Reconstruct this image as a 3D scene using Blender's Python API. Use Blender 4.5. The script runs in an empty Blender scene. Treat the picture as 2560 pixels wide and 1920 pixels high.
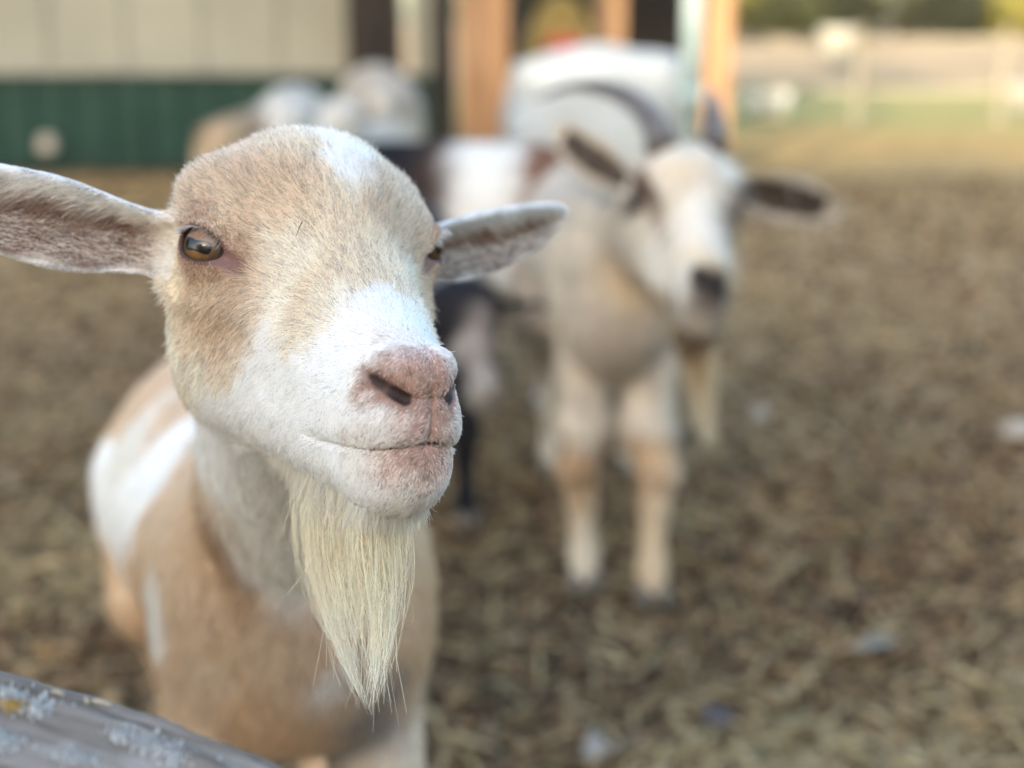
import bpy, bmesh, math, random
import numpy as np
from mathutils import Vector, Matrix
rng = np.random.default_rng(7)
random.seed(7)
scene = bpy.context.scene
COL = scene.collection

# ------------------------------------------------------------------ camera
EYE = 0.90
TILT = math.radians(14.4)
cam_d = bpy.data.cameras.new('camera')
cam = bpy.data.objects.new('camera', cam_d)
COL.objects.link(cam)
cam.location = (0, 0, EYE)
cam.rotation_euler = (math.radians(90) - TILT, 0, 0)
cam_d.sensor_width = 36
cam_d.lens = 50
cam_d.clip_start = 0.02
cam_d.clip_end = 600
cam_d.dof.use_dof = True
cam_d.dof.focus_distance = 0.605
cam_d.dof.aperture_fstop = 4.0
scene.camera = cam

# ------------------------------------------------------------------ world, sun, exposure
SUN_EL, SUN_AZ = math.radians(14), math.radians(200)      # azimuth clockwise from +Y
world = bpy.data.worlds.new('World')
scene.world = world
world.use_nodes = True
wn = world.node_tree
wn.nodes.clear()
sky = wn.nodes.new('ShaderNodeTexSky')
sky.sky_type = 'NISHITA'
sky.sun_disc = False
sky.sun_elevation = SUN_EL
sky.sun_rotation = SUN_AZ
sky.air_density = 1.0
sky.dust_density = 2.3
bg = wn.nodes.new('ShaderNodeBackground')
bg.inputs['Strength'].default_value = 0.15
wo = wn.nodes.new('ShaderNodeOutputWorld')
wn.links.new(sky.outputs[0], bg.inputs[0])
wn.links.new(bg.outputs[0], wo.inputs[0])
sun_d = bpy.data.lights.new('sun', 'SUN')
sun = bpy.data.objects.new('sun', sun_d)
COL.objects.link(sun)
sun_d.energy = 2.0
sun_d.angle = math.radians(0.6)
sun_d.color = (1.0, 0.86, 0.68)
sdir = Vector((math.sin(SUN_AZ) * math.cos(SUN_EL), math.cos(SUN_AZ) * math.cos(SUN_EL), math.sin(SUN_EL)))
sun.rotation_euler = sdir.to_track_quat('Z', 'Y').to_euler()
scene.view_settings.view_transform = 'Standard'
scene.view_settings.look = 'None'
scene.view_settings.gamma = 1
scene.view_settings.use_curve_mapping = False
scene.view_settings.exposure = 2.38
scene.cycles.use_denoising = True
scene.cycles.max_bounces = 10
scene.cycles.diffuse_bounces = 4
scene.cycles.glossy_bounces = 4
scene.cycles.transmission_bounces = 10
scene.cycles.transparent_max_bounces = 12
scene.cycles.sample_clamp_indirect = 6
scene.cycles.use_adaptive_sampling = False

#<SDF>
# ------------------------------------------------------------------ a small sculpting kit: distance fields -> mesh
F32 = np.float32
ct, st = math.cos(math.radians(14.4)), math.sin(math.radians(14.4))
CAMR = np.array([[1, 0, 0], [0, st, -ct], [0, ct, st]])      # columns: right, up, back (world)
def W(px, py, depth):
    """a point of the place, read off the photograph (2560 x 1920) at a distance along the view axis"""
    c = np.array([(px - 1280) / 3555.6 * depth, (960 - py) / 3555.6 * depth, -depth])
    return CAMR @ c + np.array([0, 0, 0.90])
def G(px, py):
    """the point of the ground (z = 0) there"""
    d = CAMR @ np.array([(px - 1280) / 3555.6, (960 - py) / 3555.6, -1.0])
    return np.array([0, 0, .9]) + d * (-.9 / d[2])

def smin(a, b, k):
    h = np.maximum(k - np.abs(a - b), 0) / k
    return np.minimum(a, b) - h * h * k * 0.25
def smax(a, b, k):
    return -smin(-a, -b, k)
def ell(p, c, r):
    q = p - np.array(c, F32)
    r = np.array(r, F32)
    k0 = np.sqrt(((q / r) ** 2).sum(-1)) + 1e-9
    k1 = np.sqrt(((q / (r * r)) ** 2).sum(-1)) + 1e-9
    return k0 * (k0 - 1) / k1
def cap(p, a, b, r1, r2, s=None):
    a = np.array(a, F32); b = np.array(b, F32)
    if s is not None:
        s = np.array(s, F32); p = p * s; a = a * s; b = b * s
    ab = b - a
    h = np.clip(((p - a) @ ab) / (ab @ ab), 0, 1)
    q = p - a - h[..., None] * ab
    return np.sqrt((q * q).sum(-1)) - (r1 + (r2 - r1) * h)
def sstep(x, a, b):
    t = np.clip((x - a) / (b - a), 0, 1)
    return t * t * (3 - 2 * t)
def unit(v):
    v = np.array(v, float)
    return v / np.linalg.norm(v)

# ---- the head, in its own frame: +x the goat's right, +y along the muzzle, +z up (metres)
EYE_N = unit((.84, .53, .10))
EYE_R = .0138
EYE_C = np.array([.0614, .0005, -.0020]) - EYE_N * EYE_R
EYE_A = unit(np.array([0, 1, -.10]) - EYE_N * (np.array([0, 1, -.10]) @ EYE_N))   # towards the nose
EYE_B = np.cross(EYE_N, EYE_A)
if EYE_B[2] < 0: EYE_B = -EYE_B

class Ear:
    def __init__(s, base, d, face, L=.128, w=.026, cup=.011, lift=.010):
        s.lift = lift
        s.base = np.array(base, float); s.u = unit(d)
        f = np.array(face, float); s.w = unit(f - s.u * (f @ s.u))
        s.v = np.cross(s.w, s.u); 
        if s.v[2] < 0: s.v = -s.v
        s.L, s.wd, s.cup = L, w, cup
    def coords(s, p):
        q = p - s.base.astype(F32)
        return q @ s.u.astype(F32), q @ s.v.astype(F32), q @ s.w.astype(F32)
    def half(s, t):
        t = np.clip(t, 0, 1)
        return s.wd * (0.60 + .40 * sstep(t, .0, .50)) * np.sqrt(np.clip(1 - np.clip((t - .42) / .58, 0, 1) ** 2.3, 0, 1)) + 1e-4
    def sdf(s, p):
        u, v, w = s.coords(p)
        t = u / s.L
        h = s.half(t)
        bend = -.012 * t * t
        v = v - (s.lift * t * t)
        c = s.cup * (1.5 - .9 * sstep(t, 0, .7))
        wm = c * (np.clip(v / np.maximum(h, .006), -1.3, 1.3) ** 2 - .6) + bend
        th = .0021 + .004 * (1 - sstep(t, 0, .25))
        d = smax(np.abs(w - wm) * .75 - th, np.abs(v) - h, .004)
        d = smax(d, u - s.L, .004)
        return smax(d, -u - .012, .01) * .8

def head_sdf(p, ears, detail=True, horns=False):
    q = sym(p)
    x, y, z = q[..., 0], q[..., 1], q[..., 2]
    d = ell(q, (0, -34, 6) * MM, (50, 50, 42) * MM)
    d = smin(d, ell(q, (0, -8, 15) * MM, (40, 34, 33) * MM), .02)
    d = smin(d, ell(q, (9, -22, 32) * MM, (20, 26, 18) * MM), .018)
    d = smin(d, ell(q, (41.5, -30, 20.5) * MM, (18, 22, 16.5) * MM), .018)
    d = smin(d, ell(q, (42, -14, 11) * MM, (11.5, 17, 10.5) * MM), .012)
    d = smin(d, ell(q, (42, -8, -2) * MM, (18, 20, 18) * MM), .014)
    d = smin(d, cap(q, (0, 2, -8) * MM, (0, 82, -55) * MM, .035, .0195), .022)
    d = smin(d, cap(q, (17, -14, -36) * MM, (6, 78, -65) * MM, .034, .0215), .025)
    d = smin(d, ell(q, (30, -36, -38) * MM, (19, 32, 38) * MM), .03)
    d = smin(d, ell(q, (0, 96, -60) * MM, (20.5, 21, 23) * MM), .015)
    d = smin(d, ell(q, (8, 98, -67) * MM, (14.5, 17, 12) * MM), .010)
    # lower jaw and chin
    j = cap(q, (20, -30, -62) * MM, (0, 80, -88) * MM, .0285, .0212)
    j = smin(j, ell(q, (0, 92.5, -92.5) * MM, (20, 19.5, 15.5) * MM), .012)
    d = smin(d, j, .020)
    if horns:
        return d
    # hollow before the eye, cheek ridge below it, flat temple
    d = d + .0034 * np.exp(-(((x - .036) / .010) ** 2 + ((y - .034) / .017) ** 2 + ((z + .014) / .014) ** 2))
    d = d - .0020 * np.exp(-(((y - .004) / .022) ** 2 + ((z + .030) / .008) ** 2)) * sstep(x, .030, .045)
    d = d + .0022 * np.exp(-(((x - .040) / .014) ** 2 + ((y - .045) / .020) ** 2 + ((z + .060) / .012) ** 2))
    # nostril wings
    d = smin(d, cap(q, (5, 110.5, -46.5) * MM, (15, 104, -45) * MM, .0062, .0046), .011)
    if detail:
        # mouth line
        zm = -.0765 - .0022 * sstep(y, .115, .07) + .0016 * np.cos(x * 160)
        gm = sstep(y, .054, .070)
        g = np.exp(-((z - zm) / .0011) ** 2) * gm
        d = d + .0042 * g
        d = d + .0012 * np.exp(-((z - zm + .002) / .0045) ** 2) * gm
        # philtrum and nose pad grooves
        ph = np.exp(-(x / .0013) ** 2) * sstep(z, -.080, -.074) * sstep(z, -.050, -.056) * sstep(y, .10, .11)
        d = d + .0022 * ph
        pd = np.exp(-((z + .0565 + .0) / .0012) ** 2) * sstep(x, .013, .010) * sstep(y, .10, .11)
        d = d + .0010 * pd
        # nostril
        n1 = cap(q, (11, 115.2, -57) * MM, (18, 111.5, -53) * MM, .0021, .0022)
        n1 = smin(n1, cap(q, (18, 111.5, -53) * MM, (28.5, 98.5, -45) * MM, .0022, .0006), .002)
        d = smax(d, -n1, .0018)
        # upper lip swell under the nostril
        # eye: lids round the ball, an almond opening, the tear groove
        qe = q - EYE_C.astype(F32)
        a, b, c = qe @ EYE_A.astype(F32), qe @ EYE_B.astype(F32), qe @ EYE_N.astype(F32)
        re = np.sqrt((qe * qe).sum(-1))
        lid = smax(re - (EYE_R + .0019), -c + .002, .003)
        d = smin(d, lid, .006)
        bb = b - .0006 + .03 * a
        op = (np.sqrt((a / .0122) ** 2 + (bb / np.where(bb > 0, .0070, .0071)) ** 2) - 1) * .0076
        op = smax(op, -c, .002)
        d = smax(d, -op, .0018)
        tg = cap(np.stack([a, b, c], -1), (.0105, -.001, .0125), (.0225, -.0045, .0085), .0024, .0032)
        d = smax(d, -tg, .004)
        # brow fold above the eye
        fold = np.exp(-((np.sqrt(a * a * .7 + (b - .0) ** 2) - .0135) / .0016) ** 2) * sstep(b, .002, .008) * (c > 0)
        d = d + .0010 * fold
    for e in ears:
        d = smin(d, e.sdf(p), .010)
    return d
MM = np.float32(.001) * np.ones(3, F32)
def sym(q):
    """fold the head to one side; the left eye sits a touch higher and the left muzzle is a little narrower"""
    q = q.copy()
    x, y, z = q[..., 0], q[..., 1], q[..., 2]
    L = x < 0
    b = np.exp(-((np.abs(x) - .058) ** 2 + y ** 2 + z ** 2) / .028 ** 2)
    nx = np.where(L, -x * (1 + (.09 + .22 * sstep(z, -.082, -.050)) * sstep(y, .055, .095)) * (1 - .03 * b), x)
    q[..., 2] = np.where(L, z - .0055 * b, z)
    q[..., 0] = nx
    return q
class _mm:
    def __rmul__(s, t): return tuple(v * .001 for v in t)
MM = _mm()

class Goat:
    """standing goat: own frame x forward, y left, z up, origin on the ground below the shoulders"""
    def __init__(s, loc, heading, scale=1.0, barrel=1.0, headR=None, headT=None, hscale=(1, 1, 1), legs=None, ears=None,
                 fine=False, blen=.42, lift=0., back=0., r1=.118, r2=.138, chest=0., cw=.105, nk=(0, -.045, -.022), nr=(.080, .048), fw=1.0, cz=.125, rz=0.):
        s.rz = rz
        s.cz = cz
        s.fw = fw
        s.r1, s.r2, s.chest, s.cw, s.nk, s.nr = r1, r2, chest, cw, nk, nr
        s.loc = np.array(loc, float); s.sc = scale
        h = math.radians(heading)
        s.B = np.array([[math.cos(h), -math.sin(h), 0], [math.sin(h), math.cos(h), 0], [0, 0, 1]])
        s.R, s.T = np.array(headR, float), np.array(headT, float)    # head frame in the world
        s.hs = np.array(hscale, float)
        s.barrel = barrel; s.fine = fine; s.blen = blen
        s.legs = legs or [(0, 0), (0, 0), (0, 0), (0, 0)]
        s.ears = ears if ears is not None else EARS
        s.back = back; s.fn = None
    def tob(s, p):
        return (((p - s.loc) @ s.B) / s.sc).astype(F32)
    def toh(s, p):
        return (((p - s.T) @ s.R) / s.hs).astype(F32)
    def fromh(s, q):
        return (np.array(q, float) * s.hs) @ s.R.T + s.T
    def fromb(s, q):
        return (np.array(q, float) * s.sc) @ s.B.T + s.loc
    def head(s, p):
        return head_sdf(s.toh(p), s.ears, s.fine) * float(s.hs.min())
    def body(s, p):
        q = s.tob(p)
        r = s.barrel; L = s.blen; bk = s.back
        d = cap(q, (0, 0, .46 + bk), (-L, 0, .455 + s.rz), s.r1 * r, s.r2 * r, (1, 1, .95))
        d = smin(d, ell(q, (.045, 0, .43 + s.chest), (.10, s.cw * r, s.cz)), .05)
        d = smin(d, ell(q, (-L - .05, 0, .475 + s.rz), (.105, .105 * r, .115)), .06)
        # neck: from the withers and brisket to the back of the head
        nb = s.tob(s.fromh(s.nk)[None])[0]
        d = smin(d, cap(q, (.02, 0, .50 + bk), tuple(nb), s.nr[0], s.nr[1] * s.hs[0]), .05)
        for k, (sx, sy) in enumerate(((0, 1), (0, -1), (1, 1), (1, -1))):
            ox, oy = s.legs[k]
            for a, b, r1, r2 in s.legchain(sx, sy, ox, oy):
                d = smin(d, cap(q, a, b, r1, r2), .022)
        d = smin(d, cap(q, (-L - .13, 0, .53), (-L - .19, .0, .50), .022, .012), .03)
        return d * s.sc
    def legchain(s, rear, sy, ox, oy):
        L = s.blen
        if not rear:
            fw = s.fw
            pts = [(.03, sy * .078 * fw, .39 + s.chest, .055 * fw), (.035 + ox * .3, sy * .078 * fw + oy * .3, .26, .034), (.04 + ox * .6, sy * .072 + oy * .6, .19, .026),
                   (.035 + ox * .8, sy * .07 + oy * .8, .14, .019), (.04 + ox, sy * .07 + oy, .05, .018), (.055 + ox, sy * .07 + oy, .025, .020)]
        else:
            pts = [(-L - .03, sy * .075, .43, .075), (-L + .02, sy * .09, .33, .05), (-L - .09, sy * .08 + oy * .5, .22, .026),
                   (-L - .07 + ox, sy * .075 + oy, .12, .019), (-L - .06 + ox, sy * .075 + oy, .05, .018), (-L - .045 + ox, sy * .075 + oy, .025, .020)]
        return [(p[:3], n[:3], p[3], n[3]) for p, n in zip(pts[:-1], pts[1:])]
    def hooves(s):
        out = []
        for k, (rear, sy) in enumerate(((0, 1), (0, -1), (1, 1), (1, -1))):
            out.append(s.legchain(rear, sy, *s.legs[k])[-1][1])
        return out
    def sdf(s, p):
        return smin(s.head(p), s.body(p), .035)

EAR_R = Ear((.050, -.047, -.003), (.95, -.26, .08), (.25, .93, -.25), L=.130, w=.0225)
EAR_L = Ear((-.050, -.047, -.002), (-.95, -.20, .02), (-.25, .93, -.25), L=.142, w=.0195, lift=.022)
EARS = [EAR_R, EAR_L]
# head pose of the foreground goat: columns are its x, y, z in the camera's frame
HR = np.array([[-0.8569, 0.5121, 0.0597], [-0.0013, -0.1179, 0.9930], [0.5156, 0.8508, 0.1017]])
HT = np.array([-0.0889, 0.0641, -0.6668])
FRONT = Goat(loc=(-.170, 1.02, 0), heading=-74.5, scale=1.0, barrel=1.0, r1=.10, r2=.143, fw=.72, chest=.055, cz=.108, rz=-.035, back=.010, cw=.086, nk=(0, -.028, -.040), nr=(.072, .044), headR=CAMR @ HR, headT=CAMR @ HT + np.array([0, 0, .9]),
             fine=True, blen=.40)

def grad(f, p, e=.0006):
    g = np.zeros(p.shape)
    for i in range(3):
        o = np.zeros(3); o[i] = e
        g[:, i] = (f(p + o) - f(p - o)) / (2 * e)
    return g

def polygonize(f, lo, hi, h, fcoarse=None, project=2):
    """naive surface nets on a sparse grid"""
    lo = np.array(lo, float); hi = np.array(hi, float)
    B = 8
    nb = np.ceil((hi - lo) / (h * B)).astype(int)
    N = nb * B + 1
    ax = [lo[i] + h * B * (np.arange(nb[i]) + .5) for i in range(3)]
    cc = np.stack(np.meshgrid(*ax, indexing='ij'), -1).reshape(-1, 3)
    dc = f(cc)
    D = np.repeat(np.repeat(np.repeat(dc.reshape(nb), B, 0), B, 1), B, 2).astype(F32)
    D = np.pad(D, ((0, 1), (0, 1), (0, 1)), mode='edge')
    keep = np.where(np.abs(dc) < h * B * 1.35)[0]
    loc = np.stack(np.meshgrid(*([np.arange(B + 1)] * 3), indexing='ij'), -1).reshape(-1, 3)
    bi = np.stack(np.unravel_index(keep, nb), -1) * B
    for s0 in range(0, len(keep), 400):
        idx = (bi[s0:s0 + 400, None, :] + loc[None]).reshape(-1, 3)
        D[idx[:, 0], idx[:, 1], idx[:, 2]] = f(lo + idx * h)
    S = D < 0
    nx, ny, nz = N
    c = [S[i:nx - 1 + i, j:ny - 1 + j, k:nz - 1 + k] for i in (0, 1) for j in (0, 1) for k in (0, 1)]
    sm = sum(a.astype(np.int8) for a in c)
    act = (sm > 0) & (sm < 8)
    ci = np.stack(np.where(act), -1)
    vid = -np.ones(act.shape, np.int32)
    vid[act] = np.arange(len(ci))
    pos = np.zeros((len(ci), 3)); cnt = np.zeros(len(ci))
    cor = [(i, j, k) for i in (0, 1) for j in (0, 1) for k in (0, 1)]
    for a in range(8):
        for b in range(a + 1, 8):
            ca, cb = np.array(cor[a]), np.array(cor[b])
            if abs(ca - cb).sum() != 1: continue
            ia, ib = ci + ca, ci + cb
            da, db = D[tuple(ia.T)], D[tuple(ib.T)]
            m = (da < 0) != (db < 0)
            t = np.where(m, da / np.where(m, da - db, 1), 0)
            pos += np.where(m[:, None], ca + t[:, None] * (cb - ca), 0); cnt += m
    V = lo + h * (ci + pos / cnt[:, None])
    quads = []
    for axn in range(3):
        o1, o2 = [a for a in range(3) if a != axn]
        sl0 = [slice(1, -1)] * 3; sl1 = [slice(1, -1)] * 3
        sl0[axn] = slice(0, N[axn] - 1); sl1[axn] = slice(1, N[axn])
        a, b = S[tuple(sl0)], S[tuple(sl1)]
        e = np.stack(np.where(a != b), -1)
        inside = a[tuple(e.T)]
        off = np.ones(3, int); off[axn] = 0
        e = e + off
        q = []
        for (u, v) in ((-1, -1), (0, -1), (0, 0), (-1, 0)):
            c2 = e.copy(); c2[:, o1] += u; c2[:, o2] += v
            q.append(vid[tuple(c2.T)])
        q = np.stack(q, -1)
        flip = inside if axn != 1 else ~inside
        q[~flip] = q[~flip][:, ::-1]
        quads.append(q)
    Q = np.concatenate(quads)
    Q = Q[(Q >= 0).all(1)]
    for _ in range(project):
        g = grad(f, V, h * .4); d = f(V)
        st_ = -(d / np.maximum((g * g).sum(1), .2))[:, None] * g
        n_ = np.linalg.norm(st_, axis=1, keepdims=True)
        V = V + st_ * np.minimum(1, h * .7 / np.maximum(n_, 1e-9))
    return V, Q
#</SDF>

# ------------------------------------------------------------------ objects, tags, materials
def link(o, parent=None):
    COL.objects.link(o)
    if parent is not None: o.parent = parent
    return o
def mesh_obj(name, V, Fc, mat=None, parent=None, loc=None, smooth=True, colors=None):
    V = np.asarray(V, float)
    if loc is not None: V = V - np.array(loc, float)
    me = bpy.data.meshes.new(name)
    if isinstance(Fc, np.ndarray) and Fc.ndim == 2:
        k = Fc.shape[1]
        me.vertices.add(len(V)); me.vertices.foreach_set('co', V.astype(F32).ravel())
        me.loops.add(Fc.size); me.loops.foreach_set('vertex_index', Fc.astype(np.int32).ravel())
        me.polygons.add(len(Fc)); me.polygons.foreach_set('loop_start', np.arange(0, Fc.size, k, dtype=np.int32))
        me.update(calc_edges=True); me.validate()
    else:
        me.from_pydata([tuple(v) for v in V], [], [tuple(int(i) for i in f) for f in Fc]); me.update()
    if smooth: me.polygons.foreach_set('use_smooth', [True] * len(me.polygons))
    if colors is not None:
        a = me.attributes.new('col', 'FLOAT_COLOR', 'POINT')
        a.data.foreach_set('color', np.c_[colors, np.ones(len(colors))].astype(F32).ravel())
    if mat: me.materials.append(mat)
    o = bpy.data.objects.new(name, me)
    if loc is not None: o.location = tuple(loc)
    return link(o, parent)
def tag(o, label=None, cat=None, group=None, kind=None):
    if label: o['label'] = label
    if cat: o['category'] = cat
    if group: o['group'] = group
    if kind: o['kind'] = kind
    return o
def child(o, parent):
    """parent an object built in world coordinates"""
    o.parent = parent
    o.location = Vector(o.location) - Vector(parent.location)
    return o
def empty(name, loc):
    o = bpy.data.objects.new(name, None); o.location = tuple(loc); o.empty_display_size = .05
    return link(o)

def nodes(name):
    m = bpy.data.materials.new(name); m.use_nodes = True
    nt = m.node_tree
    b = nt.nodes['Principled BSDF']
    return m, nt, b
def N(nt, t, **kw):
    n = nt.nodes.new(t)
    for k, v in kw.items():
        if k in n.inputs: n.inputs[k].default_value = v
        else: setattr(n, k, v)
    return n
def ramp(nt, stops):
    r = nt.nodes.new('ShaderNodeValToRGB')
    e = r.color_ramp.elements
    while len(e) < len(stops): e.new(.5)
    for i, (p, c) in enumerate(stops): e[i].position = p; e[i].color = (*c, 1)
    return r
def mat_noise(name, c1, c2, scale=8, rough=.85, stretch=(1, 1, 1), bump=.3, bscale=None, bdist=.01, spec=.3, detail=6, c3=None, lo=.35, hi=.65):
    m, nt, b = nodes(name)
    tc = N(nt, 'ShaderNodeTexCoord'); mp = N(nt, 'ShaderNodeMapping'); mp.inputs['Scale'].default_value = stretch
    nt.links.new(tc.outputs['Object'], mp.inputs[0])
    n = N(nt, 'ShaderNodeTexNoise', Scale=scale, Detail=detail, Roughness=.6); nt.links.new(mp.outputs[0], n.inputs['Vector'])
    st_ = [(lo, c1), (hi, c2)] if c3 is None else [(lo, c1), ((lo + hi) / 2, c2), (hi, c3)]
    r = ramp(nt, st_); nt.links.new(n.outputs[0], r.inputs[0]); nt.links.new(r.outputs[0], b.inputs['Base Color'])
    b.inputs['Roughness'].default_value = rough; b.inputs['Specular IOR Level'].default_value = spec
    n2 = N(nt, 'ShaderNodeTexNoise', Scale=bscale or scale * 3, Detail=6); nt.links.new(mp.outputs[0], n2.inputs['Vector'])
    bp = N(nt, 'ShaderNodeBump', Strength=bump, Distance=bdist); nt.links.new(n2.outputs[0], bp.inputs['Height']); nt.links.new(bp.outputs[0], b.inputs['Normal'])
    return m
def mat_attr(name, rough=.8, spec=.25, bscale=900, bump=.25, mult=(1, 1, 1), vary=.0):
    """base colour from the mesh's own coat colours"""
    m, nt, b = nodes(name)
    a = N(nt, 'ShaderNodeAttribute'); a.attribute_name = 'col'
    mx = N(nt, 'ShaderNodeMix', data_type='RGBA', blend_type='MULTIPLY'); mx.inputs[0].default_value = 1
    nt.links.new(a.outputs['Color'], mx.inputs[6]); mx.inputs[7].default_value = (*mult, 1)
    out = mx.outputs[2]
    tc = N(nt, 'ShaderNodeTexCoord')
    n = N(nt, 'ShaderNodeTexNoise', Scale=bscale, Detail=4); nt.links.new(tc.outputs['Object'], n.inputs['Vector'])
    if vary:
        r = ramp(nt, [(.3, (1 - vary,) * 3), (.7, (1 + vary * .4,) * 3)]); nt.links.new(n.outputs[0], r.inputs[0])
        m2 = N(nt, 'ShaderNodeMix', data_type='RGBA', blend_type='MULTIPLY'); m2.inputs[0].default_value = 1
        nt.links.new(out, m2.inputs[6]); nt.links.new(r.outputs[0], m2.inputs[7]); out = m2.outputs[2]
    nt.links.new(out, b.inputs['Base Color'])
    b.inputs['Roughness'].default_value = rough; b.inputs['Specular IOR Level'].default_value = spec
    bp = N(nt, 'ShaderNodeBump', Strength=bump, Distance=.0006); nt.links.new(n.outputs[0], bp.inputs['Height']); nt.links.new(bp.outputs[0], b.inputs['Normal'])
    return m
def mat_hair(name, rough=.35, mult=1.0):
    m = bpy.data.materials.new(name); m.use_nodes = True
    nt = m.node_tree; nt.nodes.clear()
    a = N(nt, 'ShaderNodeAttribute'); a.attribute_name = 'col'
    h = N(nt, 'ShaderNodeBsdfHairPrincipled'); h.model = 'CHIANG'; h.parametrization = 'COLOR'
    h.inputs['Roughness'].default_value = rough; h.inputs['Radial Roughness'].default_value = .6
    h.inputs['Coat'].default_value = 0
    nt.links.new(a.outputs['Color'], h.inputs['Color'])
    d = N(nt, 'ShaderNodeBsdfDiffuse'); nt.links.new(a.outputs['Color'], d.inputs['Color'])
    mx = N(nt, 'ShaderNodeMixShader'); mx.inputs[0].default_value = .45
    nt.links.new(h.outputs[0], mx.inputs[1]); nt.links.new(d.outputs[0], mx.inputs[2])
    o = N(nt, 'ShaderNodeOutputMaterial'); nt.links.new(mx.outputs[0], o.inputs[0])
    return m
def mat_simple(name, c, rough=.6, spec=.3, metal=0):
    m, nt, b = nodes(name)
    b.inputs['Base Color'].default_value = (*c, 1); b.inputs['Roughness'].default_value = rough
    b.inputs['Specular IOR Level'].default_value = spec; b.inputs['Metallic'].default_value = metal
    return m
M_SKIN = mat_attr('coat_skin', rough=.62, spec=.3, bscale=1100, bump=.5, vary=.25)
M_COAT = mat_attr('coat_far', rough=.9, spec=.1, bscale=90, bump=.6, vary=.12)
M_HAIR = mat_hair('hair')
M_BITS = mat_attr('litter', rough=.9, spec=.15, bscale=150, bump=.6, vary=.3)
def box(V, Fs, c, s, R=None):
    """append a box (centre c, full size s) to lists"""
    n = len(V)
    for z in (-.5, .5):
        for y in (-.5, .5):
            for x in (-.5, .5):
                p = np.array([x * s[0], y * s[1], z * s[2]])
                if R is not None: p = R @ p
                V.append(p + c)
    Fs += [(n, n + 2, n + 3, n + 1), (n + 4, n + 5, n + 7, n + 6), (n, n + 1, n + 5, n + 4), (n + 2, n + 6, n + 7, n + 3), (n, n + 4, n + 6, n + 2), (n + 1, n + 3, n + 7, n + 5)]
def box_obj(name, c, s, mat, parent=None, bevel=0.0, origin=None):
    V, Fs = [], []
    box(V, Fs, np.zeros(3), s)
    o = mesh_obj(name, V, Fs, mat, parent, smooth=False)
    c = np.array(c, float)
    o.location = c - (np.array(parent.location) if parent is not None else 0)
    if bevel:
        md = o.modifiers.new('bevel', 'BEVEL'); md.width = bevel; md.segments = 2
    return o
def fbm(P, s, oct=4, seed=0):
    """cheap smooth noise: sums of rotated sines"""
    r = np.random.default_rng(seed); out = 0; a = 1; t = 0
    for o_ in range(oct):
        for k in range(3):
            d = r.normal(size=P.shape[-1]); d /= np.linalg.norm(d)
            d2 = r.normal(size=P.shape[-1]); d2 /= np.linalg.norm(d2)
            out = out + a * np.sin((P @ d) * s * 6.28 + r.uniform(0, 6.28) + 1.7 * np.sin((P @ d2) * s * 4.1 + r.uniform(0, 6)))
            t += a
        a *= .55; s *= 2.03
    return out / t * 1.8

# ------------------------------------------------------------------ ground
gx = np.unique(np.r_[-160, -100, -60, -35, -20, -12, np.arange(-8, -2.2, .25), np.arange(-2.2, 3.4, .028), np.arange(3.4, 10, .25), 12, 16, 24, 40, 70, 110, 200])
gy = np.unique(np.r_[-60, -40, -25, -15, -8, -4, -2, -1, -.5, np.arange(0, 1.2, .1), np.arange(1.2, 5.5, .026), 5.5 * 1.03 ** np.arange(0, 110), 200, 300, 450])
X, Y = np.meshgrid(gx, gy, indexing='ij')
P2 = np.stack([X, Y], -1)
near = sstep(Y, 14, 4) * sstep(np.abs(X), 12, 4)
Zg = near * (.012 * fbm(P2, .9, 3, 3) + .006 * fbm(P2, 6, 3, 5) + .004 * np.abs(fbm(P2, 16, 2, 6)) * sstep(Y, 6, 4)) - .004
Zg = Zg + .25 * sstep(Y, 17, 26) * sstep(X, -3, 1.5) * (1 + .2 * fbm(P2, .05, 2, 8)) + .12 * sstep(Y, 26, 60)
i = np.arange(len(gx) - 1)[:, None]; j = np.arange(len(gy) - 1)[None]
ny_ = len(gy)
Q = np.stack([i * ny_ + j, (i + 1) * ny_ + j, (i + 1) * ny_ + j + 1, i * ny_ + j + 1], -1).reshape(-1, 4)
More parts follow.
